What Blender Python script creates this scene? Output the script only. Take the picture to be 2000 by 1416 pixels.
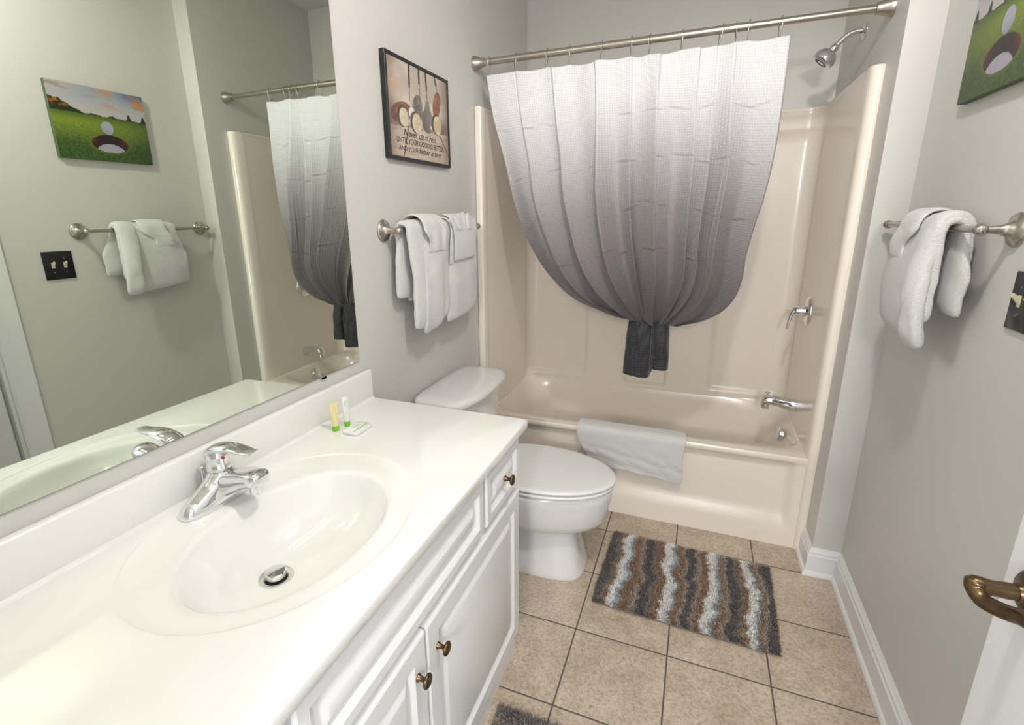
import bpy, bmesh, math, random
from math import sin, cos, pi, radians, sqrt, exp
from mathutils import Vector, Matrix, noise

for o in list(bpy.data.objects):
    bpy.data.objects.remove(o, do_unlink=True)
SC = bpy.context.scene
COL = SC.collection
random.seed(7)

# ------------------------------------------------------------------ camera
CX, CY, CZ = 0.9977, -2.2404, 1.4285
YAW, PITCH, ROLL, FPX = -0.3904, -0.2633, -0.0134, 971.34
fwd = Vector((sin(YAW)*cos(PITCH), cos(YAW)*cos(PITCH), sin(PITCH)))
rgt = Vector((cos(YAW), -sin(YAW), 0))
upv = rgt.cross(fwd)
r2 = cos(ROLL)*rgt + sin(ROLL)*upv
u2 = -sin(ROLL)*rgt + cos(ROLL)*upv
cam_data = bpy.data.cameras.new('camera')
cam = bpy.data.objects.new('camera', cam_data)
COL.objects.link(cam)
cam.matrix_world = Matrix(((r2.x, u2.x, -fwd.x, CX), (r2.y, u2.y, -fwd.y, CY), (r2.z, u2.z, -fwd.z, CZ), (0, 0, 0, 1)))
cam_data.sensor_width = 36
cam_data.lens = FPX*36/2000
cam_data.shift_x = 37.13/2000
cam_data.shift_y = -23.95/2000
cam_data.clip_start = 0.01
SC.camera = cam

# ------------------------------------------------------------------ light and exposure
SC.view_settings.view_transform = 'Standard'
SC.view_settings.look = 'None'
SC.view_settings.gamma = 1
SC.view_settings.exposure = 0.50
SC.view_settings.use_curve_mapping = False
world = bpy.data.worlds.new('world'); SC.world = world
world.use_nodes = True
world.node_tree.nodes['Background'].inputs[0].default_value = (0.86, 0.93, 1.0, 1)
world.node_tree.nodes['Background'].inputs[1].default_value = 1.2     # even background fill, added to reach in through the open doorway
BULB_W = 0.6        # each globe of the vanity light
CEIL_W = 33.0       # ceiling light
BULB_Y = (-1.27, -1.47, -1.67, -1.87)
def point(name, loc, w, r, c):
    d = bpy.data.lights.new(name, 'POINT'); d.energy = w; d.shadow_soft_size = r; d.color = c
    o = bpy.data.objects.new(name, d); COL.objects.link(o); o.location = loc; return o
WARM = (1.0, 0.965, 0.92)
LX, LY = 1.12, -1.52
point('ceiling_lamp_light', (LX, LY, 2.533), CEIL_W, 0.05, WARM)
hall_fill = point('hall_fill_light', (1.22, -4.20, 1.95), 115.0, 0.16, (1.0, 0.97, 0.93))   # added fill light behind the doorway, no fixture; gives the frontal light

# ------------------------------------------------------------------ dimensions (metres)
W1, W2 = 1.524, 1.6227      # alcove wall and right wall
YB = 0.75                   # far wall
YN = -2.20                  # near wall
YJ = -0.152                 # where the right wall steps in
CEIL = 2.74
HC = 0.843                  # counter height
YV = -0.928                 # far end of the counter

# ------------------------------------------------------------------ materials
def M(name, col, rough=0.5, metal=0.0, bump=None, coat=0.0, spec=None, sheen=0.0, noise_col=None, trans=0.0, sss=0.0):
    m = bpy.data.materials.new(name); m.use_nodes = True
    nt = m.node_tree; b = nt.nodes['Principled BSDF']
    b.inputs['Base Color'].default_value = (*col, 1); b.inputs['Roughness'].default_value = rough
    b.inputs['Metallic'].default_value = metal; b.inputs['Coat Weight'].default_value = coat
    if coat: b.inputs['Coat Roughness'].default_value = 0.05
    if spec is not None: b.inputs['Specular IOR Level'].default_value = spec
    if sheen: b.inputs['Sheen Weight'].default_value = sheen
    if trans: b.inputs['Transmission Weight'].default_value = trans
    if sss:
        b.inputs['Subsurface Weight'].default_value = sss; b.inputs['Subsurface Scale'].default_value = 0.01
    tc = nt.nodes.new('ShaderNodeTexCoord')
    if bump:
        sc, st, dist = bump
        n = nt.nodes.new('ShaderNodeTexNoise'); n.inputs['Scale'].default_value = sc; n.inputs['Detail'].default_value = 3
        bp = nt.nodes.new('ShaderNodeBump'); bp.inputs['Strength'].default_value = st; bp.inputs['Distance'].default_value = dist
        nt.links.new(tc.outputs['Object'], n.inputs['Vector']); nt.links.new(n.outputs['Fac'], bp.inputs['Height'])
        nt.links.new(bp.outputs['Normal'], b.inputs['Normal'])
    if noise_col:
        sc, c2 = noise_col
        n = nt.nodes.new('ShaderNodeTexNoise'); n.inputs['Scale'].default_value = sc; n.inputs['Detail'].default_value = 4
        mx = nt.nodes.new('ShaderNodeMix'); mx.data_type = 'RGBA'
        mx.inputs['A'].default_value = (*col, 1); mx.inputs['B'].default_value = (*c2, 1)
        nt.links.new(tc.outputs['Object'], n.inputs['Vector']); nt.links.new(n.outputs['Fac'], mx.inputs['Factor'])
        nt.links.new(mx.outputs['Result'], b.inputs['Base Color'])
    return m

def vcol_mat(name, rough=0.5, bump=None, attr='Col', coat=0.0):
    m = M(name, (1, 1, 1), rough, bump=bump, coat=coat)
    nt = m.node_tree; a = nt.nodes.new('ShaderNodeAttribute'); a.attribute_name = attr
    nt.links.new(a.outputs['Color'], nt.nodes['Principled BSDF'].inputs['Base Color'])
    return m

MT = {}
MT['paint'] = M('wall_paint', (0.645, 0.628, 0.603), 0.42, bump=(260, 0.08, 0.002))
MT['ceiling'] = M('ceiling_paint', (0.8, 0.79, 0.77), 0.8)
MT['trim'] = M('white_trim_paint', (0.80, 0.80, 0.81), 0.3)
MT['cab'] = M('white_thermofoil', (0.79, 0.79, 0.79), 0.28)
MT['marble'] = M('cultured_marble', (0.865, 0.86, 0.835), 0.12, coat=0.5)
MT['tub'] = M('cream_fiberglass', (0.88, 0.81, 0.725), 0.22, coat=0.2)
MT['porcelain'] = M('porcelain', (0.80, 0.795, 0.79), 0.07, coat=0.6)
MT['seat'] = M('seat_plastic', (0.82, 0.82, 0.82), 0.18)
MT['chrome'] = M('chrome', (0.80, 0.81, 0.82), 0.06, 1.0)
MT['satin'] = M('satin_steel', (0.82, 0.79, 0.77), 0.32, 0.85)
MT['nickel'] = M('brushed_nickel', (0.50, 0.47, 0.42), 0.27, 1.0)
MT['steel'] = M('ring_steel', (0.55, 0.54, 0.52), 0.2, 1.0)
MT['bronze'] = M('antique_brass', (0.07, 0.05, 0.03), 0.32, 1.0, noise_col=(45, (0.22, 0.15, 0.08)))
MT['mirror'] = M('mirror_silver', (0.76, 0.82, 0.73), 0.0, 1.0)
MT['mirror_edge'] = M('mirror_edge', (0.12, 0.16, 0.14), 0.3)
MT['black'] = M('black_frame', (0.012, 0.014, 0.014), 0.35)
MT['plate'] = M('black_switch_plate', (0.008, 0.008, 0.012), 0.25)
MT['toggle'] = M('ivory_toggle', (0.72, 0.66, 0.47), 0.35)
MT['terry'] = M('white_terry', (0.90, 0.895, 0.885), 0.95, bump=(420, 1.0, 0.006), sheen=0.3)
MT['dark'] = M('dark_gap', (0.03, 0.03, 0.03), 0.7)
MT['red'] = M('red_dot', (0.7, 0.03, 0.05), 0.4)
MT['yellow_tube'] = M('pale_yellow_plastic', (0.80, 0.72, 0.38), 0.3)
MT['white_tube'] = M('white_plastic', (0.82, 0.84, 0.80), 0.3)
MT['green'] = M('green_plastic', (0.20, 0.62, 0.02), 0.35)
MT['ink'] = M('grey_green_ink', (0.28, 0.32, 0.25), 0.5)
MT['ink_tan'] = M('tan_ink', (0.55, 0.45, 0.22), 0.5)
MT['paper'] = M('soap_wrapper', (0.84, 0.84, 0.83), 0.35)
MT['letter'] = M('black_lettering', (0.03, 0.025, 0.025), 0.6)
MT['canvas_side'] = M('canvas_side', (0.10, 0.13, 0.07), 0.7)
MT['picture'] = vcol_mat('printed_picture', 0.45)
MT['glossprint'] = vcol_mat('printed_canvas', 0.35)

def em_mat(name, col, s):
    m = bpy.data.materials.new(name); m.use_nodes = True; nt = m.node_tree
    b = nt.nodes['Principled BSDF']; b.inputs['Base Color'].default_value = (*col, 1)
    b.inputs['Emission Color'].default_value = (*col, 1); b.inputs['Emission Strength'].default_value = s
    return m
MT['globe'] = em_mat('lit_globe_glass', (1.0, 0.95, 0.88), BULB_W*14)
MT['dome'] = em_mat('lit_dome_glass', (1.0, 0.96, 0.9), 5)

def tile_material():
    m = bpy.data.materials.new('beige_floor_tile'); m.use_nodes = True; nt = m.node_tree; N = nt.nodes; L = nt.links
    b = N['Principled BSDF']
    tc = N.new('ShaderNodeTexCoord'); sp = N.new('ShaderNodeSeparateXYZ'); L.new(tc.outputs['Object'], sp.inputs[0])
    def mth(op, a, bb=None, c=None):
        n = N.new('ShaderNodeMath'); n.operation = op
        for i, v in enumerate((a, bb, c)):
            if v is None: continue
            if isinstance(v, (int, float)): n.inputs[i].default_value = v
            else: L.new(v, n.inputs[i])
        return n.outputs[0]
    S = 0.3087
    d = []; idx = []
    for ax, off in (('X', 0.7053), ('Y', -0.168)):
        t = mth('DIVIDE', mth('SUBTRACT', sp.outputs[ax], off-10*S), S)
        f = mth('FRACT', t); idx.append(mth('FLOOR', t))
        d.append(mth('MULTIPLY', mth('MINIMUM', f, mth('SUBTRACT', 1.0, f)), S))
    dist = mth('MINIMUM', d[0], d[1])
    g = N.new('ShaderNodeMapRange'); g.inputs[1].default_value = 0.0019; g.inputs[2].default_value = 0.0031; L.new(dist, g.inputs[0])
    # per-tile tint
    cmb = N.new('ShaderNodeCombineXYZ'); L.new(idx[0], cmb.inputs[0]); L.new(idx[1], cmb.inputs[1])
    wn = N.new('ShaderNodeTexWhiteNoise'); L.new(cmb.outputs[0], wn.inputs['Vector'])
    add = N.new('ShaderNodeVectorMath'); add.operation = 'ADD'; L.new(tc.outputs['Object'], add.inputs[0])
    sc = N.new('ShaderNodeVectorMath'); sc.operation = 'SCALE'; sc.inputs['Scale'].default_value = 7; L.new(wn.outputs['Color'], sc.inputs[0]); L.new(sc.outputs[0], add.inputs[1])
    n1 = N.new('ShaderNodeTexNoise'); n1.inputs['Scale'].default_value = 9; n1.inputs['Detail'].default_value = 8; n1.inputs['Roughness'].default_value = 0.72; L.new(add.outputs[0], n1.inputs['Vector'])
    n2 = N.new('ShaderNodeTexNoise'); n2.inputs['Scale'].default_value = 95; n2.inputs['Detail'].default_value = 5; n2.inputs['Roughness'].default_value = 0.8; L.new(add.outputs[0], n2.inputs['Vector'])
    cr = N.new('ShaderNodeValToRGB'); cr.color_ramp.elements[0].position = 0.36; cr.color_ramp.elements[0].color = (0.48, 0.40, 0.31, 1)
    cr.color_ramp.elements[1].position = 0.68; cr.color_ramp.elements[1].color = (0.67, 0.585, 0.48, 1); L.new(n1.outputs['Fac'], cr.inputs[0])
    cr2 = N.new('ShaderNodeValToRGB'); cr2.color_ramp.elements[0].position = 0.34; cr2.color_ramp.elements[0].color = (0.62, 0.55, 0.48, 1)
    cr2.color_ramp.elements[1].position = 0.56; cr2.color_ramp.elements[1].color = (1.04, 1.04, 1.04, 1); L.new(n2.outputs['Fac'], cr2.inputs[0])
    mx = N.new('ShaderNodeMix'); mx.data_type = 'RGBA'; mx.blend_type = 'MULTIPLY'; mx.inputs['Factor'].default_value = 1
    L.new(cr.outputs[0], mx.inputs['A']); L.new(cr2.outputs[0], mx.inputs['B'])
    mx2 = N.new('ShaderNodeMix'); mx2.data_type = 'RGBA'; mx2.inputs['A'].default_value = (0.115, 0.10, 0.085, 1)
    L.new(mx.outputs['Result'], mx2.inputs['B']); L.new(g.outputs[0], mx2.inputs['Factor'])
    L.new(mx2.outputs['Result'], b.inputs['Base Color'])
    rr = N.new('ShaderNodeMapRange'); rr.inputs[3].default_value = 0.85; rr.inputs[4].default_value = 0.38; L.new(g.outputs[0], rr.inputs[0]); L.new(rr.outputs[0], b.inputs['Roughness'])
    bp = N.new('ShaderNodeBump'); bp.inputs['Strength'].default_value = 0.6; bp.inputs['Distance'].default_value = 0.002
    h = N.new('ShaderNodeMapRange'); h.inputs[1].default_value = 0.001; h.inputs[2].default_value = 0.005; L.new(dist, h.inputs[0])
    L.new(mth('ADD', h.outputs[0], mth('MULTIPLY', n1.outputs['Fac'], 0.25)), bp.inputs['Height']); L.new(bp.outputs[0], b.inputs['Normal'])
    return m
MT['tile'] = tile_material()

def curtain_material():
    # an ombre-dyed waffle weave: colour follows the cloth's own length (UV v)
    m = bpy.data.materials.new('ombre_waffle_cloth'); m.use_nodes = True; nt = m.node_tree; N = nt.nodes; L = nt.links
    b = N['Principled BSDF']; b.inputs['Roughness'].default_value = 0.62; b.inputs['Sheen Weight'].default_value = 0.25
    uv = N.new('ShaderNodeUVMap'); uv.uv_map = 'cloth'
    sp = N.new('ShaderNodeSeparateXYZ'); L.new(uv.outputs[0], sp.inputs[0])
    cr = N.new('ShaderNodeValToRGB'); e = cr.color_ramp.elements
    e[0].position = 0.0; e[0].color = (0.76, 0.76, 0.79, 1); e[1].position = 1.0; e[1].color = (0.016, 0.016, 0.020, 1)
    for p, c in ((0.09, (0.73, 0.73, 0.76)), (0.20, (0.58, 0.57, 0.60)), (0.31, (0.40, 0.38, 0.395)), (0.42, (0.255, 0.235, 0.242)), (0.53, (0.18, 0.160, 0.165)), (0.66, (0.125, 0.108, 0.110)), (0.80, (0.09, 0.077, 0.079)), (0.845, (0.020, 0.020, 0.026))):
        q = e.new(p); q.color = (*c, 1)
    L.new(sp.outputs['Y'], cr.inputs[0])
    def wave(src, freq):
        a = N.new('ShaderNodeMath'); a.operation = 'MULTIPLY'; a.inputs[1].default_value = freq*2*pi; L.new(src, a.inputs[0])
        s = N.new('ShaderNodeMath'); s.operation = 'SINE'; L.new(a.outputs[0], s.inputs[0]); return s.outputs[0]
    w1 = wave(sp.outputs['X'], 128); w2 = wave(sp.outputs['Y'], 150)
    mxm = N.new('ShaderNodeMath'); mxm.operation = 'MAXIMUM'; L.new(w1, mxm.inputs[0]); L.new(w2, mxm.inputs[1])
    # plain band every so often between the waffle bands
    mr = N.new('ShaderNodeMapRange'); mr.inputs[1].default_value = -0.2; mr.inputs[2].default_value = 1.0; mr.inputs[3].default_value = 1.07; mr.inputs[4].default_value = 0.90; L.new(mxm.outputs[0], mr.inputs[0])
    vm = N.new('ShaderNodeVectorMath'); vm.operation = 'SCALE'; L.new(cr.outputs[0], vm.inputs[0]); L.new(mr.outputs[0], vm.inputs['Scale'])
    L.new(vm.outputs[0], b.inputs['Base Color'])
    bp = N.new('ShaderNodeBump'); bp.inputs['Strength'].default_value = 0.35; bp.inputs['Distance'].default_value = 0.002; L.new(mxm.outputs[0], bp.inputs['Height'])
    L.new(bp.outputs[0], b.inputs['Normal'])
    return m
MT['curtain'] = curtain_material()
MT['rug'] = vcol_mat('shag_fibre', 0.9)

# ------------------------------------------------------------------ helpers
def tag(o, label=None, cat=None, group=None, kind=None):
    if label: o['label'] = label
    if cat: o['category'] = cat
    if group: o['group'] = group
    if kind: o['kind'] = kind
    return o

def root(name, loc, label, cat, group=None):
    o = bpy.data.objects.new(name, None); COL.objects.link(o); o.location = loc; o.empty_display_size = 0.05
    return tag(o, label, cat, group)

def wl(o):
    p = Vector(o.location); q = o.parent
    while q: p += q.location; q = q.parent
    return p

def link(name, me, mat, parent=None, smooth=None, origin=None, **kw):
    """mesh data is written in world coordinates; here it is moved to its origin"""
    o = bpy.data.objects.new(name, me); COL.objects.link(o)
    if mat: me.materials.append(mat)
    if parent is not None:
        off = wl(parent); o.parent = parent
        me.transform(Matrix.Translation(-off))
    elif origin is not None:
        me.transform(Matrix.Translation(-Vector(origin))); o.location = origin
    if smooth is not None:
        for p in me.polygons: p.use_smooth = True
        if smooth < 180:
            me.set_sharp_from_angle(angle=radians(smooth))
    return tag(o, **kw) if kw else o

class G:
    """geometry gatherer"""
    def __init__(s): s.v = []; s.f = []
    def add(s, v, f):
        n = len(s.v); s.v += [tuple(p) for p in v]; s.f += [tuple(i+n for i in q) for q in f]; return s
    def box(s, a, b, bev=0.0, seg=2):
        bm = bmesh.new(); bmesh.ops.create_cube(bm, size=1)
        for v in bm.verts: v.co = Vector([(a[i]+b[i])/2+v.co[i]*abs(b[i]-a[i]) for i in range(3)])
        if bev: bmesh.ops.bevel(bm, geom=bm.edges[:], offset=bev, segments=seg, affect='EDGES', profile=0.5)
        bm.verts.index_update(); s.add([v.co[:] for v in bm.verts], [[v.index for v in f.verts] for f in bm.faces]); bm.free(); return s
    def loft(s, rings, cap0=True, cap1=True, closed=True):
        n = len(rings[0]); v = [p for r in rings for p in r]; f = []
        for i in range(len(rings)-1):
            for j in range(n if closed else n-1):
                k = (j+1) % n; f.append((i*n+j, i*n+k, (i+1)*n+k, (i+1)*n+j))
        if cap0: f.append(tuple(range(n))[::-1])
        if cap1: f.append(tuple((len(rings)-1)*n+j for j in range(n)))
        return s.add(v, f)
    def lathe(s, prof, c, axis, n=32, cap=True):
        """prof: (radius, distance along axis)"""
        ax = Vector(axis).normalized(); t = Vector((0, 0, 1)) if abs(ax.z) < 0.9 else Vector((1, 0, 0))
        a = ax.cross(t).normalized(); b = ax.cross(a); c = Vector(c)
        return s.loft([[c+ax*d+(a*cos(2*pi*j/n)+b*sin(2*pi*j/n))*max(r, 1e-5) for j in range(n)] for r, d in prof], cap, cap)
    def tube(s, pts, rad, n=16, cap=True, closed=False, flat=1.0):
        pts = [Vector(p) for p in pts]; m = len(pts); rr = rad if isinstance(rad, (list, tuple)) else [rad]*m
        prev = None; rings = []
        for i, p in enumerate(pts):
            t = (pts[(i+1) % m]-pts[i-1]) if closed else (pts[min(i+1, m-1)]-pts[max(i-1, 0)])
            t.normalize()
            if prev is None:
                h = Vector((0, 0, 1)) if abs(t.z) < 0.9 else Vector((0, 1, 0)); a = t.cross(h).normalized()
            else: a = (prev-t*prev.dot(t)).normalized()
            prev = a; b = t.cross(a)
            rings.append([p+(a*cos(2*pi*j/n)+b*sin(2*pi*j/n)*flat)*rr[i] for j in range(n)])
        if closed: rings.append(rings[0]); cap = False
        return s.loft(rings, cap, cap)
    def grid(s, fn, nu, nv):
        v = [fn(i/nu, j/nv) for j in range(nv+1) for i in range(nu+1)]
        f = [(j*(nu+1)+i, j*(nu+1)+i+1, (j+1)*(nu+1)+i+1, (j+1)*(nu+1)+i) for j in range(nv) for i in range(nu)]
        return s.add(v, f)
    def prism(s, poly, z0, z1):
        return s.loft([[(x, y, z0) for x, y in poly], [(x, y, z1) for x, y in poly]])
    def mesh(s, name='m', fix=True):
        me = bpy.data.meshes.new(name); me.from_pydata(s.v, [], s.f)
        if fix:
            bm = bmesh.new(); bm.from_mesh(me); bmesh.ops.recalc_face_normals(bm, faces=bm.faces[:]); bm.to_mesh(me); bm.free()
        me.update(); return me
    def obj(s, name, mat, parent=None, smooth=30, fix=True, origin=None, **kw):
        return link(name, s.mesh(name, fix), MT[mat] if isinstance(mat, str) else mat, parent, smooth, origin, **kw)

def sm(a, b, x):
    t = min(1, max(0, (x-a)/(b-a))); return t*t*(3-2*t)
def spline(pts, n):
    """Catmull-Rom through points, n samples per span"""
    P = [Vector(p) for p in pts]; P = [2*P[0]-P[1]]+P+[2*P[-1]-P[-2]]; out = []
    for i in range(1, len(P)-2):
        for k in range(n):
            t = k/n; a, b, c, d = P[i-1:i+3]
            out.append(0.5*((2*b)+(c-a)*t+(2*a-5*b+4*c-d)*t*t+(3*b-a-3*c+d)*t**3))
    out.append(P[-2]); return out
def resample(pts, n):
    L = [0]
    for a, b in zip(pts, pts[1:]): L.append(L[-1]+(b-a).length)
    out = []; k = 0
    for i in range(n+1):
        d = L[-1]*i/n
        while k < len(L)-2 and L[k+1] < d: k += 1
        out.append(pts[k].lerp(pts[k+1], (d-L[k])/max(1e-9, L[k+1]-L[k])))
    return out
def superell(cx, cy, hx, hy, n, N, z):
    o = []
    for j in range(N):
        t = 2*pi*j/N; c, s_ = cos(t), sin(t)
        o.append((cx+hx*math.copysign(abs(c)**(2/n), c), cy+hy*math.copysign(abs(s_)**(2/n), s_), z))
    return o
def struct(o): o['kind'] = 'structure'; return o

# ------------------------------------------------------------------ room shell
struct(G().box((-0.12, -4.8, -0.06), (1.9, 0.9, 0)).obj('floor', 'tile', smooth=None))
struct(G().box((-0.12, YN-0.12, CEIL), (1.9, 0.9, CEIL+0.06)).obj('ceiling', 'ceiling', smooth=None))
struct(G().box((-0.12, YN-0.12, 0), (0, YB+0.12, CEIL)).obj('wall_left', 'paint', smooth=None))
struct(G().box((0, YB, 0), (W2+0.12, YB+0.12, CEIL)).obj('wall_far', 'paint', smooth=None))
DR0, DR1 = -1.95, -1.19     # doorway in the right wall (a closed door stands in it)
g = G().prism([(W1, YB), (W1, YJ), (W2, YJ), (W2, DR1), (W2+0.12, DR1), (W2+0.12, YB)], 0, CEIL)
g.box((W2, YN-0.12, 0), (W2+0.12, DR0, CEIL)); g.box((W2, DR0, 2.04), (W2+0.12, DR1, CEIL))
struct(g.obj('wall_right', 'paint', smooth=None))
DX0, DX1 = 0.62, 1.50       # entrance doorway, where the photographer stands
g = G().box((0, YN-0.12, 0), (DX0, YN, CEIL)).box((DX1, YN-0.12, 0), (W2, YN, CEIL)).box((DX0, YN-0.12, 2.04), (DX1, YN, CEIL))
struct(g.obj('wall_near', 'paint', smooth=None))

# baseboard profile swept round the step in the right wall
def sweep_profile(path, prof):
    """path: (x,y) corners, prof: (offset to the left of travel, z)"""
    P = [Vector(p) for p in path]; rings = []
    for i, p in enumerate(P):
        a = (P[i]-P[i-1]).normalized() if i else None; b = (P[i+1]-P[i]).normalized() if i < len(P)-1 else None
        na = Vector((-a.y, a.x)) if a else None; nb = Vector((-b.y, b.x)) if b else None
        if na is None: m = nb
        elif nb is None: m = na
        else: m = (na+nb)/(1+na.dot(nb))
        rings.append([(p.x+m.x*o, p.y+m.y*o, z) for o, z in prof])
    return rings
BB = [(0, 0), (0.026, 0), (0.026, 0.008), (0.022, 0.016), (0.016, 0.020), (0.016, 0.088), (0.012, 0.094), (0.012, 0.104), (0.006, 0.112), (0.003, 0.120), (0, 0.120)]
path = [(W2, DR1+0.088), (W2, YJ), (W1, YJ), (W1, -0.012)]
struct(G().loft(sweep_profile(path, BB)).obj('baseboard_right', 'trim', smooth=25))
struct(G().loft(sweep_profile([(0, -0.012), (0, -0.93)], BB)).obj('baseboard_left', 'trim', smooth=25))
# casing of the closed door in the right wall
cas = [(0, 0), (0, 0.010), (0.008, 0.016), (0.03, 0.018), (0.06, 0.013), (0.075, 0.017), (0.088, 0.015), (0.090, 0)]
g = G()
g.loft([[(W2-d, DR1+o, z) for o, d in cas] for z in (0, 2.04+0.0)])
g.loft([[(W2-d, DR0-o, z) for o, d in cas] for z in (0, 2.04)])
g.loft([[(W2-d, y, 2.04+o) for o, d in cas] for y in (DR0-0.09, DR1+0.09)])
struct(g.obj('trim_1', 'trim', smooth=25))
g = G().box((W2, DR1-0.012, 0), (W2+0.12, DR1+0.001, 2.04)).box((W2, DR0, 0), (W2+0.12, DR0+0.012, 2.04)).box((W2+0.062, DR1-0.024, 0), (W2+0.09, DR1-0.012, 2.04))
struct(g.obj('trim_2', 'trim', smooth=None))
struct(G().box((W2+0.022, DR0+0.016, 0.008), (W2+0.057, DR1-0.018, 2.025), 0.002).obj('door_1', 'trim', smooth=None))

# ------------------------------------------------------------------ open entrance door, lying near the right wall
def door_xy(d, off):
    """d metres from the leading edge, off = distance out of the face towards the room"""
    e = Vector((1.462, -1.372)); h = Vector((1.498, -2.13)); t = (h-e).normalized(); n = Vector((t.y, -t.x))
    if n.x > 0: n = -n
    p = e+t*d+n*off; return p
dr = root('door_2', (1.498, -2.13, 0), None, None); dr['kind'] = 'structure'
g = G(); q = [door_xy(0, 0), door_xy(0.759, 0), door_xy(0.759, -0.035), door_xy(0, -0.035)]
g.prism([(p.x, p.y) for p in q], 0.012, 2.03)
g.obj('door_slab', 'trim', dr, smooth=None)
hz = 0.915; kc = door_xy(0.060, 0); nrm = (door_xy(0, 1)-door_xy(0, 0)); tt = (door_xy(1, 0)-door_xy(0, 0))
hd = G(); c3 = Vector((kc.x, kc.y, hz)); n3 = Vector((nrm.x, nrm.y, 0)); t3 = Vector((tt.x, tt.y, 0)); z3 = Vector((0, 0, 1))
hd.lathe([(0.033, 0), (0.033, 0.004), (0.028, 0.009), (0.014, 0.012), (0.012, 0.02)], c3, n3)
hd.lathe([(0.0105, 0.012), (0.0115, 0.03), (0.0105, 0.045), (0.013, 0.058), (0.0135, 0.068), (0.009, 0.074), (0.001, 0.076)], c3, n3)
pts = spline([c3+n3*0.064+z3*0.008, c3+n3*0.067-z3*0.002+t3*0.004, c3+n3*0.062-z3*0.010+t3*0.020, c3+n3*0.052-z3*0.003+t3*0.045, c3+n3*0.048+z3*0.010+t3*0.070, c3+n3*0.050+z3*0.020+t3*0.100], 6)
hd.tube(pts, [0.011, 0.0125, 0.013, 0.0125, 0.012, 0.0115, 0.011]+[0.0105]*(len(pts)-11)+[0.009, 0.008, 0.006, 0.003], 16)
hd.obj('door_handle', 'bronze', dr, smooth=60)

# ------------------------------------------------------------------ mirror
mr = root('wall_mirror', (0, -1.56, 0.979), 'large frameless plate mirror on the left wall above the counter', 'mirror')
MY0, MY1, MZ0, MZ1 = -2.17, -0.968, 0.979, 2.04
G().box((0.0, MY0, MZ0), (0.0046, MY1, MZ1)).obj('mirror_back', 'mirror_edge', mr, smooth=None)
G().add([(0.005, MY0+.001, MZ0+.001), (0.005, MY1-.001, MZ0+.001), (0.005, MY1-.001, MZ1-.001), (0.005, MY0+.001, MZ1-.001)], [(0, 1, 2, 3)]).obj('mirror_glass', 'mirror', mr, smooth=None)
g = G().box((0.0, -1.150, 0.972), (0.008, -1.132, 0.979)).box((0.0055, -1.150, 0.972), (0.008, -1.132, 0.985))
g.obj('mirror_clip', 'chrome', mr, smooth=None)

# ------------------------------------------------------------------ vanity cabinet
vc = root('vanity_cabinet', (0.27, -1.56, 0), 'white vanity cabinet with raised-panel doors under the sink counter', 'cabinet')
VX = 0.532; VY0, VY1 = -2.19, -0.942
VB = 0.002
g = G().box((VB, VY1-0.016, 0), (VX, VY1, 0.812)).box((VB, VY0, 0), (VX, VY0+0.016, 0.812)).box((VB, VY0+0.016, 0.09), (VX-0.018, VY1-0.016, 0.105)).box((VB, VY0+0.016, 0), (VB+0.012, VY1-0.016, 0.66))
for z0, z1 in ((0, 0.105), (0.600, 0.660), (0.780, 0.812)): g.box((VX-0.018, VY0+0.016, z0), (VX, VY1-0.016, z1))
for y0, y1 in ((VY1-0.045, VY1-0.016), (-1.55, -1.51), (VY0+0.016, VY0+0.06)): g.box((VX-0.018, y0, 0.105), (VX, y1, 0.600))
for y0, y1 in ((VY1-0.045, VY1-0.016), (-1.235, -1.195), (-1.90, -1.86), (VY0+0.016, VY0+0.06)): g.box((VX-0.018, y0, 0.660), (VX, y1, 0.780))
g.obj('cabinet_body', 'cab', vc, smooth=None)
def raised(y0, y1, z0, z1, fw, x0=VX, th=0.018):
    def loop(i, x, r=0.0):
        return [(x, y0+i, z0+i), (x, y1-i, z0+i), (x, y1-i, z1-i), (x, y0+i, z1-i)]
    R_ = [loop(0, x0), loop(0, x0+th-0.005), loop(0.0015, x0+th-0.002), loop(0.005, x0+th), loop(fw, x0+th), loop(fw+0.004, x0+th-0.003), loop(fw+0.010, x0+th-0.011),
          loop(fw+0.016, x0+th-0.0115), loop(fw+0.020, x0+th-0.009), loop(fw+0.036, x0+th-0.002), loop(fw+0.039, x0+th-0.001)]
    return G().loft(R_)
def knob(c, parent):
    G().lathe([(0.008, 0), (0.008, 0.003), (0.0055, 0.006), (0.005, 0.014), (0.008, 0.017), (0.0145, 0.020), (0.0155, 0.023), (0.013, 0.026), (0.008, 0.028), (0.001, 0.0285)], c, (1, 0, 0), 28).obj('knob', 'bronze', parent, smooth=60)
KX = VX+0.018
for y0, y1, ky in ((-1.527, -0.956, -1.487), (-2.11, -1.533, -1.570)):
    d = raised(y0, y1, 0.095, 0.622, 0.046).obj('door', 'cab', vc, smooth=20); knob((KX, ky, 0.540), d)
fp = raised(-1.868, -1.226, 0.646, 0.796, 0.026).obj('false_drawer_front', 'cab', vc, smooth=20)
for y0, y1, ky in ((-1.206, -0.956, -1.078), (-2.14, -1.888, -2.014)):
    d = raised(y0, y1, 0.646, 0.796, 0.026).obj('drawer', 'cab', vc, smooth=20); knob((KX, ky, 0.722), d)

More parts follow.
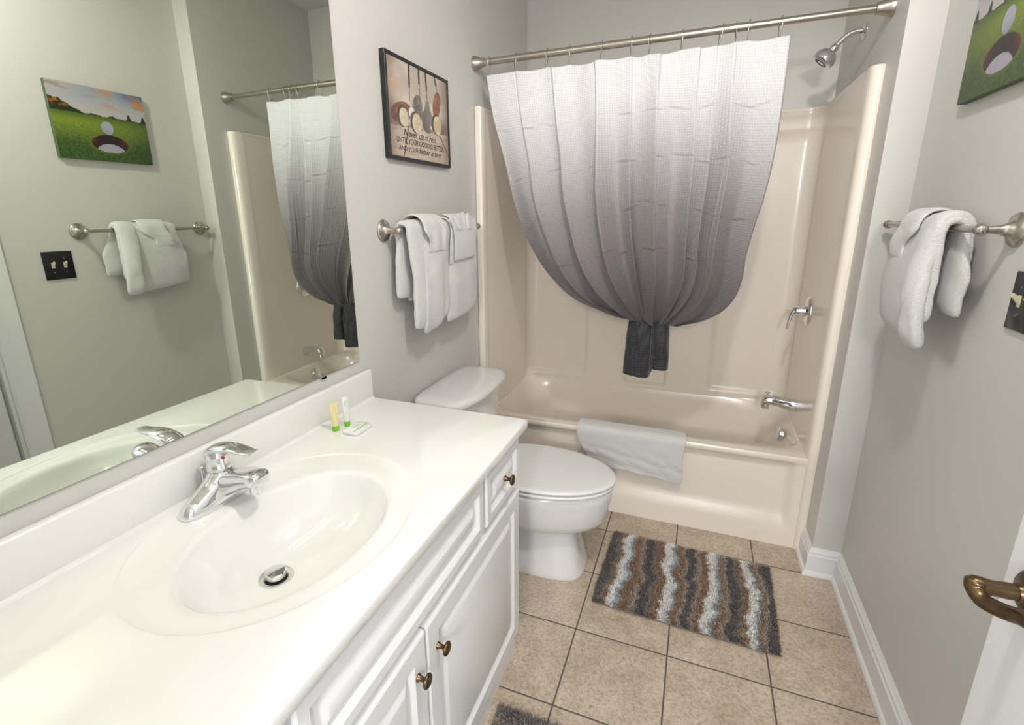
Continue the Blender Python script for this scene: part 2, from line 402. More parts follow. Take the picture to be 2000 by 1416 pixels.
# ------------------------------------------------------------------ vanity top with moulded oval bowl
vt = root('sink_counter_slab', (0.28, -1.56, HC-0.03), 'glossy white moulded sink counter with oval bowl', 'countertop')
X0, X1, Y0, Y1 = 0.0, 0.566, -2.195, YV
NT = 192
ths = [2*pi*i/NT for i in range(NT)]
RC = (0.27, -1.585)
for x, y in ((X0, Y0), (X1, Y0), (X1, Y1), (X0, Y1)):
    a = math.atan2(y-RC[1], x-RC[0]) % (2*pi); k = min(range(NT), key=lambda i: abs(ths[i]-a)); ths[k] = a
def ell(cx, cy, bx, ay, z): return [(cx+bx*cos(t), cy+ay*sin(t), z) for t in ths]
def rect(i, z):
    o = []
    for t in ths:
        c, s_ = cos(t), sin(t)
        k = min([((X1-i-RC[0])/c) if c > 1e-9 else ((X0+i-RC[0])/c if c < -1e-9 else 9), ((Y1-i-RC[1])/s_) if s_ > 1e-9 else ((Y0+i-RC[1])/s_ if s_ < -1e-9 else 9)])
        o.append((RC[0]+c*k, RC[1]+s_*k, z))
    return o
DC = (0.252, -1.612)
BC = (0.300, -1.594)
rings = []
prof = [(0.10, 0.7195), (0.16, 0.7205), (0.3, 0.724), (0.45, 0.731), (0.6, 0.743), (0.72, 0.758), (0.82, 0.776), (0.90, 0.797), (0.95, 0.815), (0.985, 0.829), (1.01, 0.8355), (1.04, 0.8385), (1.09, 0.8397)]
for s_, z in prof:
    w = min(1, max(0, (s_-0.1)/0.8)); cx = DC[0]+(BC[0]-DC[0])*w; cy = DC[1]+(BC[1]-DC[1])*w
    if s_ <= 0.16:
        r_ = 0.0245 if s_ == 0.10 else 0.034; rings.append(ell(DC[0], DC[1], r_, r_, z))
    else: rings.append(ell(cx, cy, 0.160*s_, 0.225*s_, z))
rings.append(ell(0.285, -1.59, 0.205, 0.265, 0.8398))
rings += [ell(RC[0], RC[1], 0.2365, 0.2915, 0.8402), ell(RC[0], RC[1], 0.2385, 0.2935, 0.8408), ell(RC[0], RC[1], 0.2405, 0.2955, 0.8424), ell(RC[0], RC[1], 0.2425, 0.2975, HC), ell(RC[0], RC[1], 0.248, 0.303, HC)]
rings += [rect(0.005, HC), rect(0.0025, HC-0.0005), rect(0.0005, HC-0.0025), rect(0, HC-0.005), rect(0, HC-0.026), rect(0.003, HC-0.030)]
G().loft(rings, cap0=False, cap1=False).obj('counter_surface', 'marble', vt, smooth=50)
g = G().box((0, Y0, HC-0.002), (0.021, Y1-0.001, 0.942), 0.005, 3)
# cove where splash meets counter
g.loft([[(0.019, y, HC-0.001), (0.019, y, HC+0.010), (0.0225, y, HC+0.004), (0.026, y, HC+0.0012), (0.031, y, HC-0.001)] for y in (Y0, Y1-0.004)])
g.obj('backsplash', 'marble', vt, smooth=50)
G().lathe([(0.0345, 0.0012), (0.033, 0.0035), (0.028, 0.002), (0.0225, -0.002), (0.0215, -0.02)], (DC[0], DC[1], 0.7195), (0, 0, 1), 40, cap=False).obj('drain_ring', 'satin', vt, smooth=60)
G().lathe([(0.0205, -0.022), (0.0205, -0.010), (0.0195, -0.008)], (DC[0], DC[1], 0.7195), (0, 0, 1), 40).obj('drain_hole', 'dark', vt, smooth=40)
G().lathe([(0.008, -0.01), (0.008, 0.003), (0.0195, 0.004), (0.0200, 0.014), (0.0185, 0.0158), (0.001, 0.0164)], (DC[0], DC[1], 0.7195), (0, 0, 1), 40).obj('drain_stopper', 'chrome', vt, smooth=40)

# ------------------------------------------------------------------ faucet
FY = -1.563; FX = 0.078; FZ = 0.8403
fc = root('sink_faucet', (FX, FY, FZ), 'chrome single-lever faucet on the sink counter', 'faucet')
rg = []
for z, hx, hy, n in ((0, 0.0295, 0.102, 2.7), (0.003, 0.030, 0.1025, 2.7), (0.014, 0.029, 0.101, 2.6), (0.022, 0.0275, 0.095, 2.4), (0.030, 0.0265, 0.082, 2.2), (0.038, 0.0265, 0.066, 2.1), (0.046, 0.0265, 0.050, 2), (0.054, 0.0260, 0.037, 2), (0.062, 0.0250, 0.028, 2), (0.067, 0.0235, 0.0245, 2)):
    rg.append(superell(FX-0.002, FY, hx, hy, n, 64, FZ+z))
G().loft(rg).obj('faucet_base', 'chrome', fc, smooth=60)
# spout: a lofted arm with rounded square section
rg = []
sp_ = [(-0.012, 0.028, 0.026, 0.024), (0.010, 0.034, 0.029, 0.027), (0.030, 0.041, 0.0275, 0.0255), (0.052, 0.050, 0.0255, 0.022), (0.070, 0.057, 0.0245, 0.0190), (0.086, 0.062, 0.0245, 0.0175), (0.100, 0.065, 0.0250, 0.0170), (0.112, 0.066, 0.0240, 0.0165), (0.119, 0.066, 0.019, 0.0130), (0.121, 0.066, 0.008, 0.005)]
for dx, dz, hw, hh in sp_:
    r_ = []
    for j in range(32):
        t = 2*pi*j/32; c, s_ = cos(t), sin(t)
        r_.append((FX+dx, FY+hw*math.copysign(abs(c)**0.7, c), FZ+dz+hh*math.copysign(abs(s_)**0.7, s_)))
    rg.append(r_)
G().loft(rg).obj('spout', 'chrome', fc, smooth=60)
G().lathe([(0.0125, 0), (0.0125, -0.024), (0.011, -0.026), (0.001, -0.026)], (FX+0.096, FY, FZ+0.055), (0, 0, 1), 28).obj('aerator', 'chrome', fc, smooth=50)
hn = G().lathe([(0.021, 0.064), (0.0245, 0.067), (0.0248, 0.073), (0.0235, 0.078), (0.022, 0.090), (0.0225, 0.098), (0.021, 0.107), (0.017, 0.114), (0.010, 0.117), (0.001, 0.1175)], (FX-0.006, FY, FZ), (0, 0, 1), 36)
pts = spline([(FX-0.027, FY, FZ+0.086), (FX-0.021, FY, FZ+0.102), (FX-0.003, FY, FZ+0.115), (FX+0.026, FY, FZ+0.122), (FX+0.058, FY, FZ+0.124), (FX+0.086, FY, FZ+0.123), (FX+0.103, FY, FZ+0.123)], 8)
m_ = len(pts); rings = []
for i, p in enumerate(pts):
    t = i/(m_-1); hw = 0.014+0.009*sm(0, .25, t)-0.008*sm(.45, 1, t); hh = 0.005+0.006*sm(0, .15, t)-0.0072*sm(.3, .9, t)
    if i in (0, m_-1): hw *= .3; hh *= .4
    d = (pts[min(i+1, m_-1)]-pts[max(i-1, 0)]).normalized(); nn = Vector((0, 1, 0)).cross(d).normalized()
    rings.append([p+Vector((0, 1, 0))*hw*cos(2*pi*j/24)+nn*hh*sin(2*pi*j/24) for j in range(24)])
hn.loft(rings)
hn = hn.obj('lever_handle', 'chrome', fc, smooth=60)
G().lathe([(0.0035, 0), (0.0035, 0.002), (0.002, 0.003)], (FX+0.0155, FY-0.004, FZ+0.098), (1, 0, 0), 14).obj('hot_dot', 'red', hn, smooth=40)
g = G().tube([(FX-0.045, FY-0.012, FZ+0.0), (FX-0.045, FY-0.012, FZ+0.064)], 0.0028, 12).lathe([(0.003, 0), (0.0065, 0.003), (0.0065, 0.008), (0.002, 0.011)], (FX-0.045, FY-0.012, FZ+0.062), (0, 0, 1), 16)
g.obj('lift_rod', 'chrome', fc, smooth=50)

# ------------------------------------------------------------------ toiletries
def toilet_tube(name, x, y, rz, h, w, body, mark, label):
    rt = root(name, (x, y, HC), label, 'toiletry', None)
    R3 = Matrix.Rotation(rz, 3, 'Z')
    def X(p): q = R3@Vector(p); return (q.x+x, q.y+y, q.z+HC)
    rgs = []
    for k in range(9):
        t = k/8; hx = w/2*(1+0.12*t); hy = w/2*(1-t)*0.8+0.0012
        rgs.append([X((hx*cos(2*pi*j/28), hy*sin(2*pi*j/28), 0.016+t*(h-0.016))) for j in range(28)])
    G().loft(rgs).obj('tube_body', body, rt, smooth=60)
    G().loft([[X((w*0.47*r*cos(2*pi*j/28), w*0.43*r*sin(2*pi*j/28), z)) for j in range(28)] for r, z in ((.93, 0), (1, .001), (1, .015), (.95, .0165))]).obj('cap', 'green', rt, smooth=50)
    # printed leaf and line marks, wrapped on the front
    g = G()
    def strip(pts, wd):
        L_ = []; R__ = []
        for a, b in zip(pts, pts[1:]):
            a = Vector(a); b = Vector(b); d = (b-a).normalized(); n = Vector((-d.y, d.x))*wd/2
            L_ = [a+n, a-n, b-n, b+n]
            q = []
            for p in L_:
                t = (p.y-0.016)/(h-0.016); hx = w/2*(1+0.12*t); hy = w/2*(1-t)*0.8+0.0012
                cth = max(-1, min(1, p.x/hx)); q.append(X((p.x, -(hy*sqrt(max(0, 1-cth*cth))+0.0003), p.y)))
            g.add(q, [(0, 1, 2, 3)])
    for k in range(2):
        sx = -1 if k else 1
        strip([(sx*(0.0008+0.0042*sin(pi*i/8)), h*0.70+h*0.16*i/8) for i in range(9)], 0.0009)
    for z in (0.62, 0.5, 0.44, 0.36): strip([(0.0-0.0045, h*z), (0.0045, h*(z+0.005))], 0.0012)
    g.obj('printed_mark', mark, rt, smooth=None)
toilet_tube('lotion_tube', 0.079, -1.196, 0.95, 0.083, 0.021, 'yellow_tube', 'ink_tan', 'small pale yellow travel tube with bright green cap standing on counter')
toilet_tube('shampoo_tube', 0.089, -1.158, 1.25, 0.090, 0.019, 'white_tube', 'ink', 'small white travel tube with green cap standing beside the yellow tube')
rt = root('soap_bar', (0.137, -1.172, HC), 'small wrapped white soap with thin green stripe lying on the counter', 'soap')
R3 = Matrix.Rotation(radians(2), 3, 'Z')
def SX(p): q = R3@Vector(p); return (q.x+0.137, q.y-1.172, q.z+HC)
G().loft([[SX((a*s_, b*s_, z)) for a, b, _ in superell(0, 0, 0.026, 0.040, 6, 40, 0)] for s_, z in ((.94, 0), (1, .002), (1, .0085), (.95, .0102))]).obj('wrapper', 'paper', rt, smooth=40)
G().add([SX(p) for p in ((0.008, -0.037, 0.0105), (0.0115, -0.037, 0.0105), (0.0115, 0.037, 0.0105), (0.008, 0.037, 0.0105))], [(0, 1, 2, 3)]).obj('green_stripe', 'green', rt, smooth=None)
g = G()
for k in range(5):
    a = -0.012+0.0055*k; g.add([SX(p) for p in ((-0.008, a, 0.0105), (-0.004, a+.001, 0.0105), (-0.004, a+.003, 0.0105), (-0.008, a+.0025, 0.0105))], [(0, 1, 2, 3)])
g.obj('printed_mark', 'ink', rt, smooth=None)

# ------------------------------------------------------------------ bathtub with one-piece surround
tb = root('tub_and_surround', (0.762, 0.36, 0), 'cream fiberglass bathtub and shower surround across the far end', 'bathtub')
HR = 0.436; HS = 1.908
rg = []
N_ = 120
rg.append([])
def rrect(x0, x1, y0, y1, z, N=N_):
    o = []
    cx, cy = 0.7475, 0.395
    for j in range(N):
        t = 2*pi*(j+0.5)/N; c, s_ = cos(t)*0.72, sin(t)*0.36
        k = min(((x1-cx)/c) if c > 0 else ((x0-cx)/c), ((y1-cy)/s_) if s_ > 0 else ((y0-cy)/s_))
        o.append((cx+c*k, cy+s_*k, z))
    return o
def se(cx, cy, hx, hy, n, z, N=N_):
    o = []
    for j in range(N):
        t = 2*pi*(j+0.5)/N; c, s_ = cos(t), sin(t)
        # radial superellipse
        r_ = 1/((abs(c)**n+abs(s_)**n)**(1/n)); o.append((cx+hx*c*r_, cy+hy*s_*r_, z))
    return o
rg = [rrect(0.012, 1.512, -0.004, 0.738, HR), rrect(0.02, 1.505, 0.012, 0.73, HR+0.001),
      se(0.7545, 0.4005, 0.7325, 0.332, 9, HR+0.0005), se(0.7545, 0.4005, 0.728, 0.327, 8, HR-0.006), se(0.7545, 0.4005, 0.722, 0.320, 7, HR-0.022),
      se(0.7520, 0.401, 0.700, 0.312, 6.5, 0.36), se(0.752, 0.402, 0.672, 0.304, 5.5, 0.25), se(0.748, 0.403, 0.640, 0.294, 5, 0.15), se(0.74, 0.402, 0.60, 0.265, 4.5, 0.105), se(0.73, 0.398, 0.45, 0.16, 3, 0.088)]
g = G().loft(rg, cap0=False, cap1=True)
# apron
ap = [(0.012, HR+0.001), (0.002, HR+0.000), (-0.004, HR-0.004), (-0.006, HR-0.012), (-0.0055, HR-0.024), (-0.003, HR-0.033), (0.000, HR-0.040), (0.000, HR-0.05), (0.000, 0.36), (0, 0.30), (0, 0.24), (0.000, 0.19), (0, 0.165), (0, 0.150), (0, 0.135), (0, 0.115), (0, 0.09), (0, 0.04), (0, 0.0)]
def apron(u, v):
    i = round(v*(len(ap)-1)); y, z = ap[i]; x = 0.012+1.50*u
    top = 1-sm(HR-0.046, HR-0.030, z); bot = sm(0.085, 0.160, z)
    rec = top*bot*(sm(0.07, 0.10, x)*(1-sm(1.425, 1.462, x)))
    return (x, y+0.026*rec, z)
g.grid(apron, 150, len(ap)-1)
g.obj('tub', 'tub', tb, smooth=60)
# surround: U-shaped wall
path = [Vector((0.030, 0.03, 0)), Vector((0.030, 0.34, 0)), Vector((0.030, 0.655, 0))]
rc = 0.062
path = []
for i in range(13): path.append((Vector((0.030, 0.05+(0.72-rc-0.05)*i/12)), Vector((-1, 0))))
for i in range(1, 10):
    a = pi-pi/2*i/10; path.append((Vector((0.030+rc+rc*cos(a), 0.72-rc+rc*sin(a))), Vector((cos(a), sin(a)))))
for i in range(151): path.append((Vector((0.030+rc+(1.487-0.030-2*rc)*i/150, 0.72)), Vector((0, 1))))
for i in range(1, 10):
    a = pi/2-pi/2*i/10; path.append((Vector((1.487-rc+rc*cos(a), 0.72-rc+rc*sin(a))), Vector((cos(a), sin(a)))))
for i in range(13): path.append((Vector((1.487, 0.72-rc-(0.72-rc-0.05)*i/12)), Vector((1, 0))))
zs = [HR-0.022, HR-0.014]+[HR-0.006+(0.56-HR)*i/22 for i in range(23)]+[0.56+(1.80-0.56)*i/40 for i in range(1, 41)]+[1.80+0.10*i/14 for i in range(1, 15)]+[1.905, HS]
def panel_off(x, z):
    """relief of the far wall: three tall recessed panels, soap niche in the middle"""
    def p(x0, x1, z0, z1, d, e=0.016):
        return d*sm(x0-e, x0+e, x)*(1-sm(x1-e, x1+e, x))*sm(z0-e, z0+e, z)*(1-sm(z1-e, z1+e, z))
    return p(-0.1, 0.400, 0.462, 1.80, 0.016)+p(1.110, 1.7, 0.462, 1.80, 0.016)+p(0.645, 0.872, 0.4445, 0.95, 0.028, 0.006)
rows = []
for z in zs:
    r_ = []
    for P_, n_ in path:
        off = 0.0
        if n_.y > 0.02: off = panel_off(P_.x, z)*n_.y
        if z > 1.89: off -= 0.003*sm(1.89, 1.90, z)*(1-sm(1.903, 1.908, z))
        r_.append((P_.x+n_.x*off, P_.y+n_.y*off, z))
    rows.append(r_)
rows.append([(P_.x+n_.x*0.029, P_.y+n_.y*0.029, HS) for P_, n_ in path])
g = G().loft(rows, cap0=False, cap1=False, closed=False)
# front posts of the surround
g2 = G().box((0.0005, -0.006, 0), (0.034, 0.06, HS), 0.008, 3)
g.add(g2.v, g2.f)
prof_ = [(1.5235, 0.06), (1.5235, -0.014), (1.519, -0.017), (1.508, -0.017), (1.497, -0.012), (1.490, -0.002), (1.486, 0.014), (1.486, 0.06)]
g.loft([[(x, y, z) for x, y in prof_] for z in (0.0, HS-0.006)]+[[(x*0.97+1.506*0.03, y*.9+.004, HS) for x, y in prof_]])
g.obj('surround', 'tub', tb, smooth=40)
oc = Vector((1.440, 0.385, 0.372)); on = Vector((-0.985, 0, 0.17)).normalized()
G().lathe([(0.036, -0.012), (0.036, 0.004), (0.034, 0.008), (0.028, 0.0105), (0.001, 0.0115)], oc, on, 40).obj('overflow_plate', 'chrome', tb, smooth=50)
G().lathe([(0.03, 0), (0.03, 0.004), (0.026, 0.006), (0.001, 0.006)], (1.30, 0.395, 0.088), (0, 0, 1), 32).obj('tub_drain', 'chrome', tb, smooth=50)

# shower valve, tub spout
sv = root('shower_valve', (1.487, 0.41, 0.985), 'round chrome shower valve with lever on the right side of the surround', 'faucet')
G().lathe([(0.070, 0), (0.070, 0.003), (0.066, 0.007), (0.05, 0.010), (0.03, 0.012), (0.026, 0.014)], (1.487, 0.41, 0.985), (-1, 0, 0), 56).obj('escutcheon', 'chrome', sv, smooth=50)
g = G().lathe([(0.026, 0.010), (0.024, 0.02), (0.021, 0.034), (0.020, 0.050), (0.016, 0.058), (0.006, 0.062), (0.001, 0.0625)], (1.487, 0.41, 0.985), (-1, 0, 0), 36)
pts = spline([(1.455, 0.41, 0.993), (1.435, 0.41, 0.990), (1.421, 0.407, 0.966), (1.414, 0.404, 0.93), (1.409, 0.402, 0.896)], 6)
g.tube(pts, [0.013+0.003*sin(pi*i/(len(pts)-1))-0.006*i/(len(pts)-1) for i in range(len(pts))], 20, flat=0.6)
g.obj('valve_lever', 'chrome', sv, smooth=60)
G().lathe([(0.004, 0), (0.004, 0.001), (0.002, 0.0015)], (1.470, 0.40, 0.962), (-1, 0, 0), 12).obj('red_dot', 'red', sv, smooth=40)
ts = root('tub_spout', (1.487, 0.357, 0.54), 'chrome tub spout with diverter knob low on the surround', 'faucet')
g = G()
rg = []
for x, zc, hh, hw in ((1.487, 0.540, 0.033, 0.033), (1.470, 0.541, 0.0335, 0.0335), (1.445, 0.543, 0.030, 0.030), (1.41, 0.550, 0.0255, 0.028), (1.385, 0.553, 0.024, 0.027), (1.365, 0.552, 0.025, 0.026), (1.350, 0.546, 0.0255, 0.024), (1.341, 0.536, 0.020, 0.018), (1.338, 0.530, 0.012, 0.010)):
    rg.append([(x, 0.357+hw*cos(2*pi*j/32), zc+hh*sin(2*pi*j/32)) for j in range(32)])
g.loft(rg); g.lathe([(0.018, 0.02), (0.018, -0.012), (0.015, -0.012)], (1.358, 0.357, 0.522), (0, 0, 1), 24)
g.obj('spout_body', 'chrome', ts, smooth=60)
G().lathe([(0.005, 0), (0.005, 0.010), (0.011, 0.013), (0.012, 0.018), (0.008, 0.021), (0.001, 0.0215)], (1.362, 0.357, 0.573), (0, 0, 1), 24).obj('diverter_knob', 'chrome', ts, smooth=60)

# shower head
sh = root('wall_shower', (W1, 0.36, 2.11), 'chrome shower head on a bent arm high on the right alcove wall', 'shower head')
G().lathe([(0.031, 0), (0.031, 0.002), (0.026, 0.006), (0.016, 0.010), (0.012, 0.011)], (W1, 0.36, 2.112), (-1, 0, 0), 36).obj('arm_flange', 'chrome', sh, smooth=50)
pts = spline([(W1, 0.36, 2.112), (1.50, 0.36, 2.114), (1.475, 0.36, 2.108), (1.455, 0.36, 2.094), (1.430, 0.36, 2.066)], 6)
G().tube(pts, 0.0105, 20).obj('shower_arm', 'chrome', sh, smooth=60)
ax = Vector((-0.62, 0, -0.78)).normalized()
G().lathe([(0.010, -0.006), (0.014, -0.004), (0.0165, 0.004), (0.0165, 0.014), (0.014, 0.017), (0.018, 0.020), (0.030, 0.026), (0.039, 0.038), (0.043, 0.052), (0.043, 0.062), (0.040, 0.068), (0.034, 0.071)], (1.432, 0.36, 2.068), ax, 40).obj('head_body', 'chrome', sh, smooth=50)
g = G().lathe([(0.031, 0.066), (0.031, 0.0705), (0.016, 0.072), (0.015, 0.070), (0.001, 0.070)], (1.432, 0.36, 2.068), ax, 40)
g.obj('spray_face', M('dark_nozzle_face', (0.09, 0.10, 0.10), 0.35), sh, smooth=50)

# ------------------------------------------------------------------ curtain rod, rings, curtain
RY, RZ = 0.008, 2.082
rd = root('curtain_rod', (0.762, RY, RZ), 'brushed nickel tension rod across the tub alcove', 'curtain rod')
G().tube([(0.03, RY, RZ), (1.10, RY, RZ)], 0.0140, 24).obj('outer_tube', 'nickel', rd, smooth=60)
G().tube([(1.08, RY, RZ), (W1-0.03, RY, RZ)], 0.0122, 24).obj('inner_tube', 'nickel', rd, smooth=60)
fl = [(0.031, 0), (0.031, 0.004), (0.027, 0.016), (0.0215, 0.030), (0.0185, 0.042), (0.018, 0.050), (0.0145, 0.052)]
G().lathe(fl, (0.0005, RY, RZ), (1, 0, 0), 36).obj('end_flange', 'nickel', rd, smooth=50)
G().lathe(fl, (W1-0.0005, RY, RZ), (-1, 0, 0), 36).obj('end_flange', 'nickel', rd, smooth=50)

RX = [0.072, 0.195, 0.336, 0.432, 0.563, 0.679, 0.748, 0.867, 1.004, 1.052, 1.094, 1.196]
g = G()
pts = []
for i in range(40):
    t = 2*pi*i/40; r_ = 0.0175
    z = (r_ if cos(t) > 0 else 0.056)*cos(t); w_ = r_*abs(sin(t))**(1 if cos(t) > 0 else 0.8)*(1 if cos(t) > 0 else (0.55+0.45*sin(t)**2))
    pts.append((0, math.copysign(w_, sin(t)), z))
g.tube(pts, 0.0014, 8, closed=True)
g.lathe([(0.0025, -0.002), (0.003, 0), (0.0025, 0.002)], (0, 0, 0.019), (0, 1, 0), 10)
ring_mesh = g.mesh('ring'); ring_mesh.materials.append(MT['steel'])
for p in ring_mesh.polygons: p.use_smooth = True
tl = [8, 14, 10, 4, 16, 3, 6, 2, 20, -3, 8, 3]
names_ = ['first curtain ring from the left end of the rod', 'second ring from the left end of the rod', 'third ring from the left end of the rod', 'fourth ring from the left end of the rod', 'fifth ring from the left end of the rod', 'sixth ring from the left, near the middle of the rod',
          'seventh ring from the left, just past the middle of the rod', 'fifth ring from the right end of the curtain', 'tilted fourth ring from the right end of the curtain', 'third ring from the right end of the curtain', 'second ring from the right end of the curtain', 'last curtain ring at the right edge of the curtain']
for i, x in enumerate(RX):
    o = bpy.data.objects.new('curtain_ring', ring_mesh); COL.objects.link(o)
    o.location = (x, RY, RZ-0.0001); o.rotation_euler = (0, radians(tl[i]*0.5), radians(tl[i]*1.5+(8 if i % 2 else -14)))
    tag(o, 'thin steel ' + names_[i] if not names_[i].startswith('tilted') else 'thin steel ring, '+names_[i], 'curtain ring', 'curtain rings on the tension rod')

# curtain cloth
KN = 140
Lc = resample(spline([(0.056, 0, 2.030), (0.089, 0, 1.853), (0.144, 0, 1.657), (0.187, 0, 1.478), (0.255, 0, 1.317), (0.343, 0, 1.178), (0.455, 0, 1.071), (0.575, 0, 1.011), (0.690, 0, 0.984), (0.735, 0, 0.978)], 10), KN)
Rc = resample(spline([(1.231, 0, 2.034), (1.233, 0, 1.815), (1.228, 0, 1.641), (1.212, 0, 1.495), (1.190, 0, 1.38), (1.172, 0, 1.262), (1.168, 0, 1.170), (1.150, 0, 1.095), (1.108, 0, 1.035), (1.04, 0, 0.990), (0.965, 0, 0.966), (0.925, 0, 0.953), (0.895, 0, 0.957)], 10), KN)
Cc = resample(spline([(0.745, 0, 2.030), (0.752, 0, 1.70), (0.772, 0, 1.40), (0.800, 0, 1.15), (0.815, 0, 1.02), (0.822, 0, 0.950), (0.822, 0, 0.962)], 10), KN)
def curve_at(Cv, t):
    k = min(KN-1, int(t*KN)); return Cv[k].lerp(Cv[k+1], t*KN-k)
# pleat lines: u position, half width, depth, how they fade in and out along t
def ridge(d, w): return exp(-(d/w)**2)
FOLD = [(0, .012, 1), (0.115, .026, -1), (0.20, .018, 1), (0.245, .034, -1), (0.315, .020, 1), (0.39, .040, -1), (0.455, .022, 1), (0.51, .048, 1), (0.60, .020, -1), (0.665, .030, 1), (0.735, .022, 1), (0.79, .050, 1), (0.845, .034, -1), (0.915, .016, 1), (1.001, 0, 1)]
rr_ = random.Random(3)
CREASE = []   # short fold-line creases left from the packing: (t, u0, u1, slope, depth)
for t in (0.17, 0.335, 0.50, 0.655):
    for k in range(11): 
        u0 = k/11+rr_.uniform(-.03, .03)
        CREASE.append((t+rr_.uniform(-.012, .012), u0, u0+rr_.uniform(.05, .10), rr_.choice((-1, 1, 1))*rr_.uniform(0, .30), rr_.uniform(.0020, .0055)))
def cloth(u, v):
    t = 1-v
    # pleats lean: compress u at folds
    if u < 0.56: a = curve_at(Lc, t); b = curve_at(Cc, t); p = a.lerp(b, u/0.56)
    else: a = curve_at(Cc, t); b = curve_at(Rc, t); p = a.lerp(b, (u-0.56)/0.44)
    y = 0.0; dx = 0.0
    env = 0.30+0.95*sm(0.02, 0.45, t)-0.80*sm(0.70, 0.99, t)
    uu = u+0.005*sin(t*6+u*9)*sin(pi*u)
    for (e0, d0, s0), (e1, d1, s1) in zip(FOLD, FOLD[1:]):
        if e0 <= uu <= e1:
            q_ = (uu-e0)/(e1-e0); w_ = min(0.45, 0.007/(e1-e0))
            # the cloth comes forward towards one edge, then turns sharply back
            if s0 > 0: k = q_**1.6*(1-sm(1-w_, 1, q_))
            else: k = (1-q_)**1.6*sm(0, w_, q_)
            y -= 1.55*k*d0*env; dx += s0*k*d0*env*0.45
            break
    y += (0.010*sin(u*2*pi*4+1.0+2.5*t)+0.005*sin(u*2*pi*9+2.0-3*t))*(0.5+0.5*sm(0, .5, t))
    # body of the cloth bellies out before it is gathered
    body = sin(pi*min(1, max(0, (t-0.30)/0.70))**1.7)*sin(pi*min(1, max(0, u)))**0.6
    y -= 0.095*body
    edge = (1-sin(pi*min(1, max(0, u)))**0.35)
    y += 0.03*edge*sm(0.55, 0.95, t)
    y += 0.05*sm(0.955, 1.0, t)
    for ct, u0, u1, sl, dp in CREASE:
        if u0 < u < u1 and abs(t-ct) < 0.06:
            e_ = t-ct-sl*(u-(u0+u1)/2); m_ = sin(pi*(u-u0)/(u1-u0))
            y -= dp*m_*(exp(-(e_/0.004)**2)*1.3-exp(-((e_-0.008)/0.006)**2))
    q = noise.noise(Vector((u*9, t*6, 1.3)))
    y += 0.006*q
    # scalloped head between the rings
    zz = p.z
    if t < 0.12:
        s_ = 0
        xs = p.x
        for a_, b_ in zip([0.056]+RX, RX+[1.231]):
            if a_ <= xs <= b_ and b_-a_ > 0.02: s_ = sin(pi*(xs-a_)/(b_-a_))*min(0.008, (b_-a_)*0.07)*(0.6+0.5*sin(a_*77))
        zz -= s_*(1-sm(0, 0.12, t))
    lump = 0.012*noise.noise(Vector((u*14, 0.5, t*3)))*sm(0.75, 0.95, t)
    return (p.x+dx*(1-abs(2*u-1)**6), RY+y-0.004, zz+lump)
NU, NV = 360, 260
g = G().grid(cloth, NU, NV)
cur = root('shower_curtain', (0.76, RY, 2.03), 'white to dark grey ombre waffle shower curtain knotted at the bottom', 'shower curtain')
cm = g.mesh('curtain_cloth', fix=False)
uvl = cm.uv_layers.new(name='cloth')
for lp in cm.loops:
    i = lp.vertex_index; uvl.data[lp.index].uv = ((i % (NU+1))/NU*1.0, (1-(i//(NU+1))/NV)*0.815)
co = link('curtain_cloth', cm, MT['curtain'], cur, 180)
md = co.modifiers.new('thick', 'SOLIDIFY'); md.thickness = 0.0014; md.offset = 0
# knotted tail: folded cloth hanging under the knot
def tail_profile(fold):
    """zig-zag closed loop seen from above (x,y)"""
    return fold
tg = []
base = spline([(0.722, 0.012), (0.728, -0.020), (0.760, -0.034), (0.800, -0.034), (0.828, -0.026), (0.838, -0.004), (0.846, -0.024), (0.868, -0.034), (0.896, -0.028), (0.910, -0.006), (0.904, 0.018), (0.880, 0.020), (0.868, 0.000), (0.858, 0.016), (0.830, 0.022), (0.780, 0.022), (0.745, 0.026)], 8) if False else None
pl = [(0.722, 0.012, 0), (0.727, -0.020, 0), (0.760, -0.036, 0), (0.800, -0.036, 0), (0.830, -0.026, 0), (0.838, 0.000, 0), (0.846, -0.024, 0), (0.868, -0.034, 0), (0.896, -0.028, 0), (0.910, -0.004, 0), (0.904, 0.018, 0), (0.884, 0.022, 0), (0.868, 0.004, 0), (0.856, 0.020, 0), (0.820, 0.026, 0), (0.775, 0.024, 0), (0.740, 0.028, 0), (0.722, 0.012, 0)]
ring2 = spline(pl, 7)[:-1]
rg = []
NR = 50
for k in range(NR+1):
    t = k/NR; z = 0.985-(0.985-0.742)*t
    row = []
    for p in ring2:
        xc = 0.816; f = 0.90+0.10*sm(0, 0.35, t)-0.03*sin(t*5)
        x = xc+(p.x-xc)*f; y = p.y*(0.72+0.38*sm(0, .5, t))-0.006
        dz = -0.012*(1-sm(0.835, 0.845, p.x))*t+0.022*sm(0.835, 0.845, p.x)*t-0.006*sm(.74, .80, p.x)*(1-sm(.83, .84, p.x))*t
        y += 0.008*noise.noise(Vector((x*28+t*3, y*20, t*3)))-0.006*exp(-((x-0.770-0.05*t)/0.010)**2)
        row.append((x, RY+y, z+dz))
    rg.append(row)
g = G().loft(rg, cap0=False, cap1=False)
tm = g.mesh('tail')
uvl = tm.uv_layers.new(name='cloth'); nr = len(ring2)
for lp in tm.loops:
    i = lp.vertex_index; uvl.data[lp.index].uv = ((i % nr)/nr*0.35, 0.855+(i//nr)/NR*0.14)
to = link('curtain_tail', tm, MT['curtain'], cur, 180, label='charcoal tail of the knotted curtain')
md = to.modifiers.new('thick', 'SOLIDIFY'); md.thickness = 0.003; md.offset = -1

